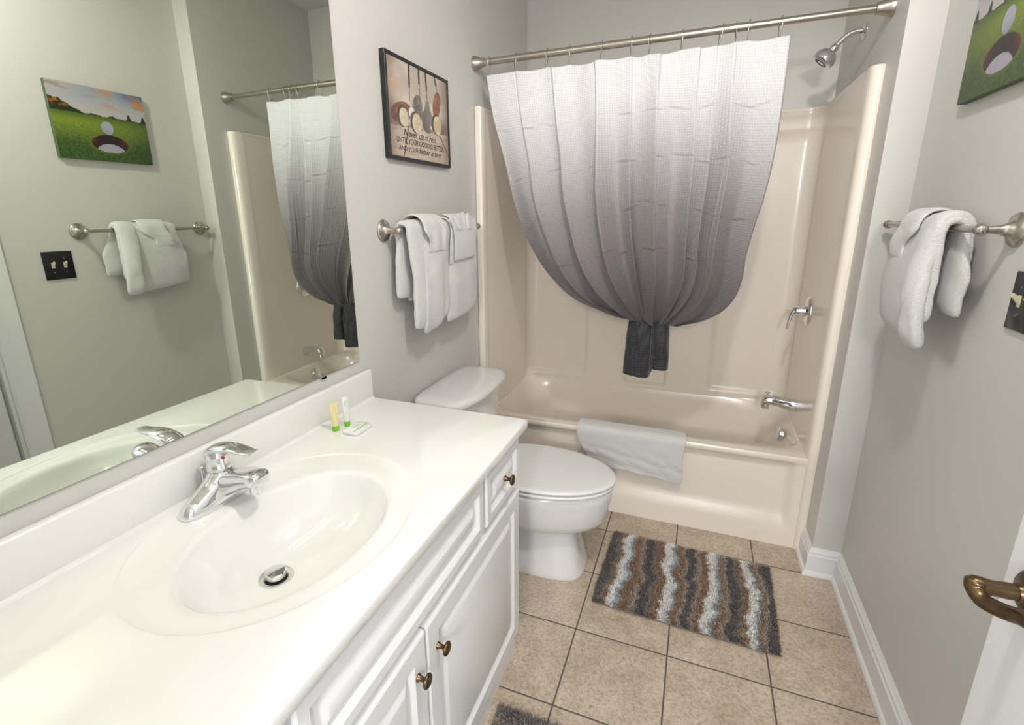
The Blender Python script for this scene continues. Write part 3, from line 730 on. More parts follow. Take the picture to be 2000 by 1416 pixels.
# ------------------------------------------------------------------ toilet
TY = -0.447
tl_ = root('toilet', (0.40, TY, 0), 'white porcelain toilet with closed lid beside the vanity', 'toilet')
def egg(xb, xf, hw, z, N=64, nb=2.6, nf=2.0):
    cx = xb+(xf-xb)*0.42; o = []
    for j in range(N):
        t = 2*pi*j/N; c, s_ = cos(t), sin(t)
        n = nf if c > 0 else nb
        hx = (xf-cx) if c > 0 else (cx-xb)
        o.append((cx+hx*math.copysign(abs(c)**(2/n), c), TY+hw*math.copysign(abs(s_)**(2/n), s_), z))
    return o
def foot(xb, xf, hw, z, n=3.6): return [(x, y, z) for x, y, _ in superell((xb+xf)/2, TY, (xf-xb)/2, hw, n, 64, 0)]
def mixr(a, b, w): return [tuple(p[i]*(1-w)+q[i]*w for i in range(3)) for p, q in zip(a, b)]
rg = [foot(0.16, 0.668, 0.132, 0.0), foot(0.158, 0.670, 0.133, 0.006), foot(0.16, 0.664, 0.130, 0.022), foot(0.17, 0.654, 0.122, 0.06), foot(0.18, 0.643, 0.112, 0.11), foot(0.185, 0.636, 0.106, 0.15), foot(0.185, 0.634, 0.105, 0.185)]
rg += [mixr(foot(0.17, 0.65, 0.110, 0.205), egg(0.14, 0.67, 0.125, 0.205), .5), egg(0.12, 0.728, 0.168, 0.226), egg(0.11, 0.748, 0.184, 0.256), egg(0.10, 0.750, 0.187, 0.305), egg(0.095, 0.760, 0.195, 0.345), egg(0.095, 0.763, 0.197, 0.375), egg(0.098, 0.760, 0.195, 0.386), egg(0.105, 0.750, 0.188, 0.390)]
g = G().loft(rg)
# recessed trapway bulge on the flanks
for s_ in (-1, 1):
    g.tube(spline([(0.20, TY+s_*0.085, 0.05), (0.27, TY+s_*0.095, 0.13), (0.36, TY+s_*0.088, 0.20), (0.42, TY+s_*0.06, 0.25)], 6), 0.042, 16)
g.obj('toilet_bowl', 'porcelain', tl_, smooth=60)
def slab(z0, z1, xb, xf, hw, dome=0.0, e=0.007):
    R_ = [egg(xb+e, xf-e, hw-e, z0), egg(xb+e*.3, xf-e*.3, hw-e*.3, z0+e*.35), egg(xb, xf, hw, z0+e), egg(xb, xf, hw, z1-e), egg(xb+e*.3, xf-e*.3, hw-e*.3, z1-e*.35), egg(xb+e, xf-e, hw-e, z1)]
    if dome: R_ += [egg(xb+.02, xf-.02, hw-.02, z1+dome*.4), egg(xb+.06, xf-.06, hw-.06, z1+dome*.8), egg(xb+.12, xf-.14, hw-.12, z1+dome)]
    return G().loft(R_)
slab(0.393, 0.409, 0.225, 0.768, 0.197).obj('toilet_seat', 'seat', tl_, smooth=60)
slab(0.4125, 0.428, 0.215, 0.772, 0.199, 0.004).obj('toilet_lid', 'seat', tl_, smooth=60)
for s_ in (-1, 1): G().box((0.212, TY+s_*0.075-0.022, 0.390), (0.250, TY+s_*0.075+0.022, 0.430), 0.008, 3).obj('lid_hinge', 'seat', tl_, smooth=50)
def tankring(x0, x1, hy, z, bow=0.02, N=72):
    o = []
    for j in range(N):
        t = 2*pi*j/N; c, s_ = cos(t), sin(t); n = 6
        x = math.copysign(abs(c)**(2/n), c); y = math.copysign(abs(s_)**(2/n), s_)
        xx = (x0+x1)/2+(x1-x0)/2*x+(bow*(1-y*y) if x > 0 else 0)*max(0, x)
        o.append((xx, TY+hy*y, z))
    return o
G().loft([tankring(0.03, 0.175, 0.205, 0.375), tankring(0.02, 0.19, 0.215, 0.385), tankring(0.012, 0.20, 0.232, 0.55), tankring(0.010, 0.205, 0.238, 0.718)]).obj('toilet_tank', 'porcelain', tl_, smooth=40)
G().loft([tankring(0.012, 0.215, 0.242, 0.716, .024), tankring(0.006, 0.226, 0.250, 0.722, .026), tankring(0.006, 0.230, 0.252, 0.730, .028), tankring(0.006, 0.229, 0.251, 0.742, .028), tankring(0.010, 0.222, 0.245, 0.750, .026), tankring(0.018, 0.208, 0.232, 0.754, .022), tankring(0.05, 0.17, 0.19, 0.7565, .01)]).obj('tank_lid', 'porcelain', tl_, smooth=60)
g = G().lathe([(0.014, 0), (0.014, 0.008), (0.008, 0.012)], (0.205, TY-0.17, 0.665), (1, 0, 0), 20).tube([(0.217, TY-0.17, 0.665), (0.222, TY-0.145, 0.661), (0.220, TY-0.105, 0.656)], [0.006, 0.007, 0.005], 12)
g.obj('flush_lever', 'chrome', tl_, smooth=50)

# ------------------------------------------------------------------ towel bars
def towel_bar(name, xw, sgn, ya, yb, z, label, out=0.063):
    rt = root(name, (xw, (ya+yb)/2, z), label, 'towel bar')
    xo = xw+sgn*out
    for y in (ya, yb):
        G().lathe([(0.0360, 0), (0.0370, 0.003), (0.0340, 0.008), (0.0235, 0.012), (0.0155, 0.018), (0.0110, 0.028), (0.0085, 0.042), (0.0080, out-0.010)], (xw, y, z), (sgn, 0, 0), 40).obj('post', 'nickel', rt, smooth=60)
        G().lathe([(0.0001, -0.0145), (0.006, -0.0132), (0.0105, -0.009), (0.0132, -0.004), (0.0138, 0), (0.0132, 0.004), (0.0105, 0.009), (0.006, 0.0132), (0.0001, 0.0145)], (xo, y, z), (0, 1, 0), 28).obj('ball_joint', 'nickel', rt, smooth=80)
    G().tube([(xo, ya, z), (xo, yb, z)], 0.0078, 20).obj('rail', 'nickel', rt, smooth=60)
BZ = 1.386
towel_bar('towel_bar', 0.0, 1, -0.780, -0.135, BZ, 'brushed nickel towel bar on the left wall below the golf club picture')
towel_bar('towel_bar', W2, -1, -0.810, -0.205, BZ, 'brushed nickel towel bar on the right wall below the golf ball canvas')

# ------------------------------------------------------------------ towels
def drape(xb, sgn, zb, parts, seed=0, amp=0.0028):
    """parts: dicts with top y-range, front y-range, back y-range, zf, zr, th (thickness), gap (standoff from rail), fs/bs slopes"""
    g = G()
    for k, d in enumerate(parts):
        th = d.get('th', 0.022); gap = d.get('gap', 0.0); r0 = 0.0095+gap+th/2
        yt = d['top']; yf = d.get('front', yt); yr = d.get('back', yt); zf = d['zf']; zr = d.get('zr'); 
        # path in (out, z): front bottom -> top -> back bottom
        path = []
        nf = 26
        bulge = d.get('bulge', 0.006); arch = d.get('arch', 1.0)
        for i in range(nf): 
            t = i/nf; z = zf+(zb-zf)*t; path.append((r0+bulge*sin(pi*t)-d.get('lean', 0.0)*(1-t), z, 0, 1-t))
        for i in range(13):
            a = pi*i/12; path.append((r0*cos(a), zb+r0*arch*sin(a), 1, 0))
        if zr is not None:
            for i in range(1, nf+1):
                t = i/nf; path.append((-r0+0.0*t, zb-(zb-zr)*t, 2, t))
        else: path = path[:nf+8]
        n = 44; rings = []
        m = len(path)
        for i, (o, z, kind, t) in enumerate(path):
            a = path[max(0, i-1)]; b = path[min(m-1, i+1)]
            tx, tz = b[0]-a[0], b[1]-a[1]; l = sqrt(tx*tx+tz*tz); nx, nz = -tz/l, tx/l
            if kind == 0: ya = [yt[q]+(yf[q]-yt[q])*sm(0, d.get('open', .6), t) for q in (0, 1)]; sl = d.get('fs', 0)*t
            elif kind == 2: ya = [yt[q]+(yr[q]-yt[q])*sm(0, .6, t) for q in (0, 1)]; sl = d.get('bs', 0)*t
            else: ya = yt; sl = 0
            end = min(i, m-1-i); e = [0.35, 0.72, 0.92][end] if end < 3 else 1.0
            cy = (ya[0]+ya[1])/2; hy = (ya[1]-ya[0])/2-(1-e)*th*0.5; ring = []
            for j in range(n):
                ph = 2*pi*j/n; c, s_ = cos(ph), sin(ph)
                yy = hy*math.copysign(abs(c)**0.55, c); ss = th/2*e*math.copysign(abs(s_)**0.75, s_)
                px = o-nx*ss; pz = z-nz*ss
                wv = d.get('wave', 0.004)*sin((cy+yy)*d.get('wf', 55)+seed+k*1.7+z*6)
                px += wv*(1 if kind == 0 else (0.3 if kind == 1 else -0.2))
                q = Vector((px*20, (cy+yy)*20, pz*20+seed))
                dn = amp*noise.noise(q)+amp*0.5*noise.noise(q*3.1)
                px += dn*1.2
                ring.append((xb+sgn*px, cy+yy+dn, pz+sl*(yy/max(hy, .01))+dn*0.6))
            rings.append(ring)
        g.loft(rings)
    return g
def towel(name, g, label):
    xs = [v[0] for v in g.v]; ys = [v[1] for v in g.v]; zs_ = [v[2] for v in g.v]
    o = g.obj(name, 'terry', smooth=180, origin=((min(xs)+max(xs))/2, (min(ys)+max(ys))/2, BZ))
    md = o.modifiers.new('sub', 'SUBSURF'); md.levels = 1; md.render_levels = 1
    return tag(o, label, 'towel')
LB = 0.063
g = drape(LB, 1, BZ, [
    dict(top=(-0.765, -0.60), front=(-0.742, -0.655), back=(-0.775, -0.62), zf=1.035, zr=1.150, th=0.026, fs=0.0, wave=.002),
    dict(top=(-0.70, -0.52), front=(-0.690, -0.545), back=(-0.70, -0.52), zf=1.018, zr=1.13, th=0.030, fs=0.012, bulge=.016, wave=.004),
    dict(top=(-0.58, -0.40), front=(-0.570, -0.475), back=(-0.6, -0.42), zf=1.045, zr=1.14, th=0.024, fs=0.012, bulge=.004),
    dict(top=(-0.46, -0.235), front=(-0.500, -0.235), back=(-0.44, -0.25), zf=1.022, zr=1.14, th=0.026, fs=0.010, bulge=.010, wave=.002)], 1)
towel('bath_towel', g, 'folded white bath towel hanging on the left wall bar')
g = drape(LB, 1, BZ, [
    dict(top=(-0.700, -0.535), front=(-0.665, -0.555), zf=1.308, zr=1.33, th=0.010, gap=0.036, wave=.004, wf=90, bulge=.004, fs=.004)], 5, .0015)
towel('hand_towel', g, 'short white hand towel flap over the bath towel on the left bar')
# washcloth: pocket with a fanned top
g = drape(LB, 1, BZ, [
    dict(top=(-0.475, -0.262), front=(-0.480, -0.285), zf=1.262, zr=None, th=0.012, gap=0.036, wave=.001, bulge=.004, fs=.002),
    dict(top=(-0.480, -0.268), front=(-0.500, -0.300), zf=1.247, zr=1.33, th=0.010, gap=0.026, wave=.001, bulge=.004, fs=.002)], 8, .0012)
for k in range(7):     # the fan
    f = k/6; y0 = -0.46+0.165*f; lean = (f-0.5)*0.05
    rings = []
    for i in range(9):
        t = i/8; z = 1.378+0.068*t*(1-0.35*(2*f-1)**2); hw = 0.012+0.013*t; hh = 0.009*(1-0.3*t); e = 1 if i < 7 else (.8 if i == 7 else .35)
        rings.append([(LB+0.052+0.004*sin(k*2)+hh*e*sin(2*pi*j/14)-0.006*t, y0+lean*t+hw*e*cos(2*pi*j/14)+0.004*sin(k*2.3+t*4), z) for j in range(14)])
    g.loft(rings)
towel('washcloth', g, 'white washcloth tucked in a pocket with a fanned top on left bar')
RB = W2-0.063
g = drape(RB, -1, BZ, [
    dict(top=(-0.665, -0.405), front=(-0.665, -0.372), back=(-0.68, -0.42), zf=1.098, zr=1.195, th=0.028, fs=0.014, bulge=.012, wave=.003, wf=30),
    dict(top=(-0.700, -0.61), front=(-0.705, -0.625), back=(-0.70, -0.60), zf=1.082, zr=1.18, th=0.034, fs=0.0, bulge=.020),
    dict(top=(-0.705, -0.63), front=(-0.70, -0.66), back=(-0.755, -0.655), zf=1.15, zr=1.178, th=0.020, bulge=.0)], 3)
towel('bath_towel', g, 'folded white bath towel hanging on the right wall bar')
g = drape(RB, -1, BZ, [
    dict(top=(-0.60, -0.47), front=(-0.535, -0.435), zf=1.300, zr=1.34, th=0.012, gap=0.029, wave=.002, bulge=.004, fs=.006)], 6, .0015)
towel('hand_towel', g, 'narrow white hand towel laid over the bath towel on the right bar')

# bath mat towel over the tub rim
TS = [(0.100, 0.375), (0.086, 0.41), (0.078, 0.430), (0.066, 0.4415), (0.045, 0.4445), (0.012, 0.4445), (-0.006, 0.442), (-0.018, 0.432), (-0.021, 0.415), (-0.020, 0.390), (-0.018, 0.35), (-0.014, 0.30), (-0.010, 0.262), (-0.009, 0.235)]
tsp = resample(spline([(a, b, 0) for a, b in TS], 6), 60)
def matf(u, v):
    p = tsp[round(v*60)]; t = max(0, (v-0.55)/0.45)
    x0 = 0.520+0.085*t**1.3; x1 = 1.012-0.004*t
    x = x0+(x1-x0)*u
    y, z = p.x, p.y
    wv = 0.0075*t*sin(u*9+2*t+4)+0.005*t*(1-.6*t)*sin((u-t)*16)
    z2 = z+(0.022*t*(1-u)**2 - 0.012*t*sm(.5, 1, u)) +0.0012*sin(u*20)*t
    return (x+0.004*sin(v*12+u*3), y-abs(wv)-0.003*t+0.0015*noise.noise(Vector((u*12, v*12, 0))), z2+0.001)
o = G().grid(matf, 80, 60).obj('bath_mat', 'terry', smooth=180, fix=False, origin=(0.77, 0.0, 0.445))
tag(o, 'white terry bath mat draped over the front rim of the tub', 'bath mat')
md = o.modifiers.new('thick', 'SOLIDIFY'); md.thickness = 0.006; md.offset = 1 if False else -1
md2 = o.modifiers.new('sub', 'SUBSURF'); md2.levels = 1; md2.render_levels = 1

# ------------------------------------------------------------------ shag rugs
def lerp3(a, b, t): return tuple(a[i]*(1-t)+b[i]*t for i in range(3))
C_DG = (0.17, 0.155, 0.15); C_MG = (0.30, 0.265, 0.235); C_BR = (0.37, 0.245, 0.16); C_WH = (0.93, 0.91, 0.87); C_BL = (0.44, 0.51, 0.56); C_LT = (0.46, 0.395, 0.33)
SEQ = [(0.0, C_DG), (0.035, C_DG), (0.055, C_MG), (0.09, C_BR), (0.103, C_WH), (0.138, C_WH), (0.155, C_BL), (0.185, C_BR), (0.205, C_BR), (0.235, C_LT), (0.265, C_DG), (0.285, C_DG), (0.31, C_MG), (0.335, C_BR), (0.36, C_BR), (0.372, C_WH), (0.41, C_WH), (0.43, C_BL), (0.455, C_BR), (0.48, C_BR), (0.50, C_LT), (0.525, C_DG), (0.55, C_DG), (0.575, C_LT), (0.60, C_BR), (0.625, C_BR), (0.637, C_WH), (0.675, C_WH), (0.69, C_BL), (0.715, C_BR), (0.735, C_LT), (0.76, C_DG), (0.785, C_DG), (0.81, C_MG), (0.83, C_BR), (0.845, C_BR), (0.857, C_WH), (0.892, C_WH), (0.905, C_BL), (0.925, C_BR), (0.945, C_LT), (0.972, C_DG), (1.0, C_DG)]
def rugcol(u, v, rnd, seed):
    w = u+0.034*noise.noise(Vector((seed, v*6, u*4)))+0.020*noise.noise(Vector((seed+4, v*19, u*10)))+0.008*sin(v*6.5+seed)
    w += rnd.gauss(0, 0.0055)
    w = min(0.999, max(0, w))
    for (a, ca), (b, cb) in zip(SEQ, SEQ[1:]):
        if w <= b:
            t = (w-a)/(b-a); c = lerp3(ca, cb, sm(.3, .7, t)); break
    k = rnd.uniform(0.78, 1.22); return tuple(min(1, q*k) for q in c)
def rug(loc, rz, sx, sy, label, seed, ntuft, swap=False):
    rt = root('shag_rug', (loc[0], loc[1], 0.0), label, 'rug', 'striped shag rugs')
    rnd = random.Random(seed); cr_, sr_ = cos(rz), sin(rz)
    def W(x, y, z): return (loc[0]+x*cr_-y*sr_, loc[1]+x*sr_+y*cr_, z)
    def edge(x, y):
        return x*(1+0.010*noise.noise(Vector((y*14, seed, 0)))), y*(1+0.012*noise.noise(Vector((x*14, seed+9, 0))))
    g = G()
    o_ = []
    for j in range(160):
        t = 2*pi*j/160; c, s_ = cos(t), sin(t); r_ = 1/((abs(c)**14+abs(s_)**14)**(1/14)); o_.append(edge(c*r_*sx/2, s_*r_*sy/2))
    g.loft([[W(x*s, y*s, z) for x, y in o_] for s, z in ((0.99, 0.0), (1, 0.001), (1, 0.006), (.99, 0.008))])
    g.obj('rug_backing', M('rug_backing', (0.2, 0.18, 0.16), 0.9), rt, smooth=None)
    V = []; F = []; Cc_ = []
    for k in range(ntuft):
        x = rnd.uniform(-.5, .5); y = rnd.uniform(-.5, .5)
        u = x+.5; v = y+.5
        if swap: u, v = 0.278+(1-v)*.5, u
        col = rugcol(u, v, rnd, seed)
        px, py = edge(x*sx, y*sy)
        h = 0.016+rnd.uniform(-.003, .006)+0.003*noise.noise(Vector((px*25, py*25, seed)))
        a = rnd.uniform(0, 2*pi); l = rnd.uniform(0.002, 0.010); w = rnd.uniform(0.0010, 0.0019)
        ex = max(0, abs(x)-0.47)*22; ey = max(0, abs(y)-0.46)*20
        lx = cos(a)*l+math.copysign(ex, x)*0.008; ly = sin(a)*l+math.copysign(ey, y)*0.008; h *= (1-0.35*max(ex, ey))
        b = rnd.uniform(0, pi); wx, wy = cos(b)*w, sin(b)*w
        n = len(V)
        V += [W(px-wx, py-wy, 0.006), W(px+wx, py+wy, 0.006), W(px+wx+lx*.5, py+wy+ly*.5, 0.006+(h-.006)*.7), W(px-wx+lx*.5, py-wy+ly*.5, 0.006+(h-.006)*.7), W(px+lx, py+ly, h)]
        F += [(n, n+1, n+2, n+3), (n+3, n+2, n+4)]
        Cc_ += [col]*5
    me = bpy.data.meshes.new('pile'); me.from_pydata(V, [], F)
    ca = me.color_attributes.new('Col', 'FLOAT_COLOR', 'POINT')
    flat = []
    for c in Cc_: flat += [c[0], c[1], c[2], 1.0]
    ca.data.foreach_set('color', flat)
    link('rug_pile', me, MT['rug'], rt, 180, kind='stuff')
rug((1.055, -0.417), radians(-1.6), 0.628, 0.462, 'striped brown, grey and white shag rug on the tile in front of the tub', 2, 90000)
rug((0.96, -1.405), radians(-0.3), 0.80, 0.49, 'striped shag rug in front of the vanity, cut off by the photo bottom', 5, 60000, swap=True)

# ------------------------------------------------------------------ pictures
def paint_grid(P, nu, nv, fn):
    """P(u,v)->xyz, fn(u,v)->colour"""
    g = G().grid(P, nu, nv); me = g.mesh('print', fix=False)
    ca = me.color_attributes.new('Col', 'FLOAT_COLOR', 'POINT'); flat = []
    for j in range(nv+1):
        for i in range(nu+1):
            c = fn(i/nu, j/nv); flat += [max(0, c[0]), max(0, c[1]), max(0, c[2]), 1.0]
    ca.data.foreach_set('color', flat); return me
def fbm(x, y, s=0.0, o=4):
    a = 0; k = 1; 
    for i in range(o): a += k*noise.noise(Vector((x*2**i, y*2**i, s+i*3.1))); k *= .5
    return a
def golf(u, v):
    """u left to right as seen when facing the canvas, v upwards"""
    hor = 0.615+0.02*(u-0.5)
    if v > hor:
        t = (v-hor)/(1-hor)
        c = lerp3((0.62, 0.60, 0.58), (0.40, 0.47, 0.55), sm(0, 1, t))
        c = lerp3(c, (0.12, 0.20, 0.33), sm(.45, 1.0, t)*sm(0.45, 0.0, u))          # blue at the upper left
        k = fbm(u*3.2, t*2.4, 2.0); w = sm(-.05, .35, k)*sm(.15, .6, t)*sm(1.0, .3, u)
        c = lerp3(c, (0.62, 0.33, 0.14), w*sm(0.9, 0.2, u)); c = lerp3(c, (0.66, 0.52, 0.40), sm(.5, 1, u)*sm(.4, 1, t)*.8)
        c = lerp3(c, (0.25, 0.24, 0.26), sm(.15, .4, fbm(u*4+3, t*5, 7.))*0.6*sm(.5, .9, t))
        # trees: high hedge on the right, small conifers on the left
        th = 0.04+0.42*sm(.62, 1.0, u)+0.07*fbm(u*14, 0.3, 1.)
        if u < .36: th = 0.03+0.22*max(0, sin((u+.01)*38))**3*(1 if u < .22 else 0)+0.03*fbm(u*30, .2, 4.)
        if t < th:
            c = (0.015, 0.030, 0.010)
            f = fbm(u*22, v*22, 3.)
            if u > .68: c = lerp3(c, (0.42, 0.14, 0.02), sm(.0, .4, f)*sm(.15, .7, t/th))
            elif u > .36: c = lerp3(c, (0.09, 0.12, 0.02), sm(-.1, .5, f))
        return (c[0]*.85, c[1]*.82, c[2]*.86)
    t = v/hor
    c = lerp3((0.045, 0.105, 0.018), (0.17, 0.26, 0.03), sm(.25, .75, t))
    c = lerp3(c, (0.10, 0.17, 0.03), sm(.85, 1, t))
    c = lerp3(c, (0.28, 0.36, 0.04), 0.55*exp(-((t-.80)/.08)**2)*sm(.1, .8, u))
    f = fbm(u*34, v*30, 5.); c = tuple(q*(1+0.9*f*(1-t)) for q in c)
    c = lerp3(c, (0.02, 0.05, 0.01), sm(0.35, 0., abs(u-.0))*0.4)
    # hole
    hx, hy = (u-0.46)/0.197, (v-0.245)/0.125
    if hx*hx+hy*hy < 1:
        c = lerp3((0.018, 0.006, 0.008), (0.13, 0.03, 0.012), sm(.4, 1, abs(hx))*sm(-.5, .6, hy))
        if ((u-0.46)/0.165)**2+((v-0.10)/0.145)**2 < 1: c = (0.42, 0.42, 0.60)
    else:
        d = sqrt(hx*hx+hy*hy)
        if d < 1.25: c = lerp3(c, (0.20, 0.22, 0.03), (1.25-d)*2.0)
    bx, by = (u-0.463)/0.066, (v-0.468)/0.092
    if bx*bx+by*by < 1:
        s_ = 1-0.35*max(0, -by*.7+bx*.3); c = (0.42*s_, 0.47*s_, 0.66*s_)
    return (c[0]*.92, c[1]*.85, c[2]*.75)
gc = root('golf_ball_canvas', (W2, -0.62, 1.70), 'canvas print of a golf ball above a hole on the right wall', 'picture')
GY0, GY1, GZ0, GZ1 = -0.822, -0.417, 1.700, 2.010
GX = W2-0.020
G().box((GX+0.0003, GY0, GZ0), (W2, GY1, GZ1), 0.0).obj('canvas_sides', 'canvas_side', gc, smooth=None)
me = paint_grid(lambda u, v: (GX, GY1+(GY0-GY1)*u, GZ0+(GZ1-GZ0)*v), 200, 150, golf)
link('canvas_print', me, MT['glossprint'], gc, None)

def inell(u, v, cx, cy, rx, ry, a=0.0):
    dx, dy = (u-cx), (v-cy); c, s_ = cos(a), sin(a); x = (dx*c+dy*s_)/rx; y = (-dx*s_+dy*c)/ry; return x*x+y*y
def seg(u, v, x0, y0, x1, y1):
    dx, dy = x1-x0, y1-y0; t = max(0, min(1, ((u-x0)*dx+(v-y0)*dy)/(dx*dx+dy*dy))); return sqrt((u-x0-t*dx)**2+(v-y0-t*dy)**2), t
def clubs(u, v):
    f = fbm(u*3, v*3, 1.); f2 = fbm(u*18, v*18, 2.)
    c = lerp3((0.50, 0.44, 0.37), (0.68, 0.62, 0.54), sm(-.3, .4, f))
    vig = sm(.22, 0., min(u, 1-u))*0.75; c = lerp3(c, (0.22, 0.15, 0.12), vig)
    c = lerp3(c, (0.55, 0.36, 0.26), 0.5*exp(-((u-.1)**2+(v-.72)**2)/.015))
    c = lerp3(c, (0.17, 0.12, 0.10), sm(.62, .40, v)*sm(.5, .9, abs(2*u-1)+.18)*.85)
    if v < 0.315+0.05*u:       # plank table
        c = lerp3((0.50, 0.41, 0.31), (0.60, 0.52, 0.42), sm(-.3, .3, fbm(u*5, v*20, 4.)))
        c = lerp3(c, (0.24, 0.16, 0.12), sm(.2, 0., min(u, 1-u))*.7); 
        for x0, y0, x1, y1 in ((.28, .32, .19, 0.0), (.827, .335, 1.02, .09)):
            d, _ = seg(u, v, x0, y0, x1, y1)
            if d < .006: c = (0.06, 0.045, 0.04)
    elif v < 0.42: c = lerp3(c, (0.24, 0.17, 0.13), sm(.42, .33, v)*.8)
    # shafts
    for x0, y0, x1, y1, gp in ((.336, 1.0, .323, .62, .76), (.491, 1.0, .496, .69, .84), (.608, 1.0, .623, .68, .80), (.765, 1.0, .817, .83, .90)):
        d, t = seg(u, v, x0, y0, x1, y1); w = 0.013 if y0+(y1-y0)*t > gp else 0.007
        if d < w: c = (0.05, 0.04, 0.035) if w > .01 else (0.20, 0.17, 0.15)
    # heads
    if inell(u, v, .19, .47, .17, .105, -0.95+pi/2-.2) < 1 and v < .62: c = lerp3((0.20, 0.09, 0.06), (0.32, 0.15, 0.09), sm(-.2, .3, f2)); c = lerp3(c, (.07, .05, .05), sm(.14, .07, u)*.7)
    e = inell(u, v, .445, .55, .085, .17, -.15)
    if e < 1: c = lerp3((0.16, 0.125, 0.11), (0.24, 0.20, 0.18), sm(-.2, .3, f2))
    e = inell(u, v, .612, .46, .10, .135, 0)
    w = 0.03+0.07*sm(.69, .45, v)
    if e < 1 or (abs(u-.62) < w and .45 < v < .69):
        c = lerp3((0.13, 0.115, 0.10), (0.24, 0.215, 0.19), sm(-.1, .1, u-.60+.3*(v-.45)))
        if inell(u, v, .672, .40, .018, .022) < 1: c = (0.62, 0.58, 0.52)
    e = inell(u, v, .795, .68, .072, .165, -.22)
    if e < 1: c = lerp3((0.25, 0.10, 0.055), (0.36, 0.17, 0.10), sm(-.2, .3, f2)); 
    if 0.93 < e < 1.25 and u > .83 and v < .72: c = (0.62, 0.55, 0.45)
    # discs and balls
    if inell(u, v, .352, .50, .052, .060) < 1: c = (0.74, 0.74, 0.74)
    for cx, cy, rx, ry, cc in ((.222, .425, .070, .100, (0.62, 0.57, 0.44)), (.427, .403, .076, .108, (0.64, 0.52, 0.36)), (.793, .45, .076, .110, (0.60, 0.47, 0.28))):
        if inell(u, v, cx-.02, cy+.005, rx+.012, ry+.012) < 1 and inell(u, v, cx, cy, rx, ry) >= 1: c = (0.09, 0.06, 0.05)
        if inell(u, v, cx, cy, rx, ry) < 1: c = lerp3(cc, (0.70, 0.63, 0.5), sm(.0, .4, fbm(u*10, v*10, 9.)))
    return c
gp_ = root('golf_club_picture', (0, -0.515, 1.622), 'black-framed picture of vintage golf clubs with lettering on the left wall', 'picture')
PY0, PY1, PZ0, PZ1 = -0.736, -0.293, 1.621, 1.947
fw_ = 0.011
g = G()
def fr(i, x): return [(x, PY0+i, PZ0+i), (x, PY1-i, PZ0+i), (x, PY1-i, PZ1-i), (x, PY0+i, PZ1-i)]
g.loft([fr(0, 0.0005), fr(0, 0.019), fr(0.001, 0.020), fr(fw_-.001, 0.020), fr(fw_, 0.019), fr(fw_, 0.0005)], cap0=False, cap1=False)
g.obj('picture_frame', 'black', gp_, smooth=None)
IY0, IY1, IZ0, IZ1 = PY0+fw_, PY1-fw_, PZ0+fw_, PZ1-fw_
me = paint_grid(lambda u, v: (0.0165, IY0+(IY1-IY0)*u, IZ0+(IZ1-IZ0)*v), 260, 200, clubs)
pr_ = link('picture_print', me, MT['picture'], gp_, None)
G().box((0.0005, IY0, IZ0), (0.0162, IY1, IZ1)).obj('backing_board', 'black', gp_, smooth=None)
def text_mesh(s, size, shear=0.0, bold=0.0):
    cu = bpy.data.curves.new('t', 'FONT'); cu.body = s; cu.size = size; cu.shear = shear; cu.offset = bold; cu.extrude = 0.0; cu.align_x = 'LEFT'; cu.resolution_u = 3
    ob = bpy.data.objects.new('t', cu); COL.objects.link(ob)
    dg = bpy.context.evaluated_depsgraph_get(); me = bpy.data.meshes.new_from_object(ob.evaluated_get(dg), depsgraph=dg)
    bpy.data.objects.remove(ob); return me
def line_of_text(pieces, u0, u1, vb, hgt, drop=0.0):
    """pieces: (text, shear, relative size); laid between u0..u1 with its baseline at vb of the print"""
    ms = []; x = 0
    for s, shv, rs in pieces:
        m = text_mesh(s, rs, shv, 0.012*rs); w = max(v.co.x for v in m.vertices); ms.append((m, x)); x += w+0.22
    k = (u1-u0)*(IY1-IY0)/(x-0.22); kz = hgt*(IZ1-IZ0)
    g = G()
    for m, dx in ms:
        g.add([(0.0168, IY0+u0*(IY1-IY0)+(v.co.x+dx)*k, IZ0+vb*(IZ1-IZ0)+v.co.y*kz+drop*((v.co.x+dx)*k)) for v in m.vertices], [tuple(p.vertices) for p in m.polygons])
    return g
tx = line_of_text([('Never', .35, 1.25), ('LET IT', 0, .85), ('rest', .35, 1.15)], .20, .76, .235, .082)
for a in (line_of_text([('UNTIL YOUR GOOD IS BETTER', 0, 1)], .09, .90, .150, .085), line_of_text([('AND YOUR', 0, .9), ('better is best', .35, 1.15)], .12, .85, .070, .080)):
    tx.add(a.v, a.f)
tx.obj('lettering', 'letter', pr_, smooth=None, fix=False)

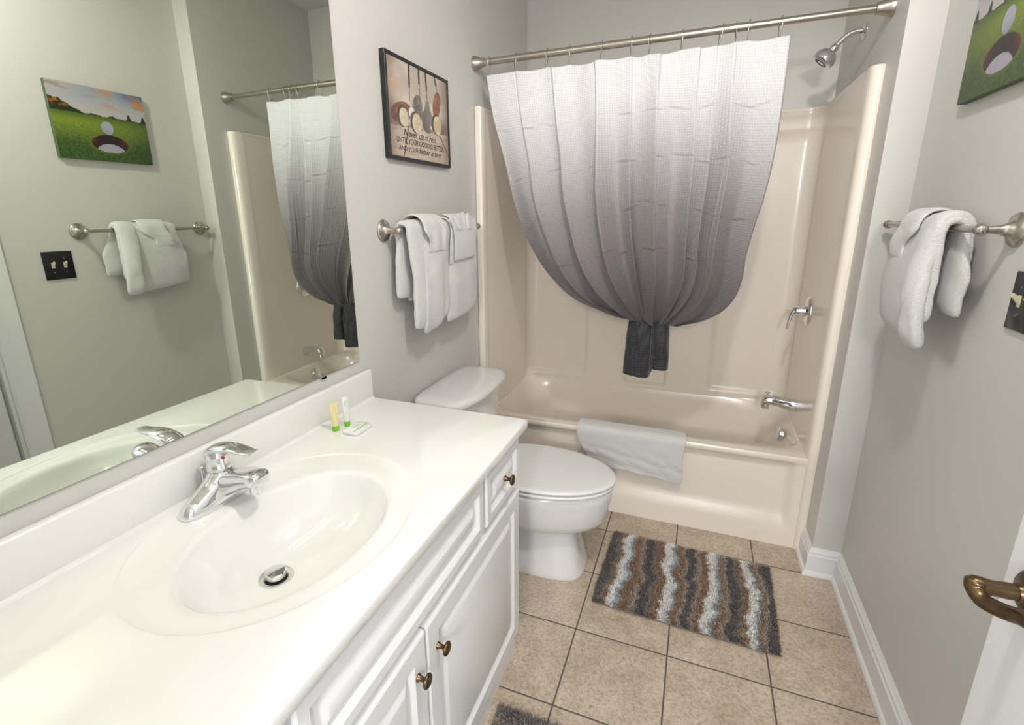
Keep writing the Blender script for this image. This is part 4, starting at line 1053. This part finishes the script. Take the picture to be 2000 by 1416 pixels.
# ------------------------------------------------------------------ light switch
sw = root('light_switch', (W2, -0.914, 1.244), 'black double light switch plate with ivory toggles on the right wall', 'light switch')
g = G().box((W2-0.006, -0.971, 1.184), (W2, -0.857, 1.304), 0.002); g.obj('switch_plate', 'plate', sw, smooth=30)
for y in (-0.937, -0.891):
    g = G().box((W2-0.007, y-0.006, 1.233), (W2-0.004, y+0.006, 1.257))
    g.loft([[(W2-0.005, y-0.0045, 1.236), (W2-0.005, y+0.0045, 1.236), (W2-0.005, y+0.0045, 1.250), (W2-0.005, y-0.0045, 1.250)], [(W2-0.020, y-0.0036, 1.254), (W2-0.020, y+0.0036, 1.254), (W2-0.018, y+0.0036, 1.262), (W2-0.018, y-0.0036, 1.262)]])
    g.obj('toggle', 'toggle', sw, smooth=None)
    for z in (1.215, 1.273): G().lathe([(0.003, 0), (0.003, 0.0012), (0.001, 0.0016)], (W2-0.006, y, z), (-1, 0, 0), 12).obj('screw', 'nickel', sw, smooth=40)

# ------------------------------------------------------------------ lamps (above the frame)
vl = root('vanity_light_bar', (0.0, -1.57, 2.22), 'nickel vanity light bar with four lit globes above the mirror', 'lamp')
G().box((0, -1.99, 2.18), (0.03, -1.15, 2.27), 0.006).obj('mounting_bar', 'nickel', vl, smooth=40)
for y in BULB_Y:
    G().lathe([(0.03, 0), (0.03, 0.02), (0.02, 0.03), (0.015, 0.06)], (0.03, y, 2.225), (1, 0, 0), 24).obj('socket', 'nickel', vl, smooth=50)
    G().lathe([(0.0001+0.042*sin(pi*i/16), -0.042*cos(pi*i/16)) for i in range(17)], (0.128, y, 2.225), (1, 0, 0), 28).obj('globe', 'globe', vl, smooth=80)
cd = root('ceiling_light', (LX, LY, CEIL), 'round shallow metal pan ceiling light with bare bulb above the bathroom floor', 'lamp')
G().lathe([(0.001, -0.0), (0.06, -0.0), (0.06, -0.02), (0.015, -0.025), (0.015, -0.10), (0.16, -0.11), (0.178, -0.13), (0.180, -0.20), (0.174, -0.20), (0.170, -0.135), (0.001, -0.130)], (LX, LY, CEIL), (0, 0, 1), 48, cap=False).obj('lamp_pan', 'nickel', cd, smooth=50)
G().lathe([(0.001, -0.131), (0.016, -0.131), (0.016, -0.142), (0.022, -0.148), (0.022, -0.154), (0.001, -0.156)], (LX, LY, CEIL), (0, 0, 1), 24).obj('bulb', 'dome', cd, smooth=80)
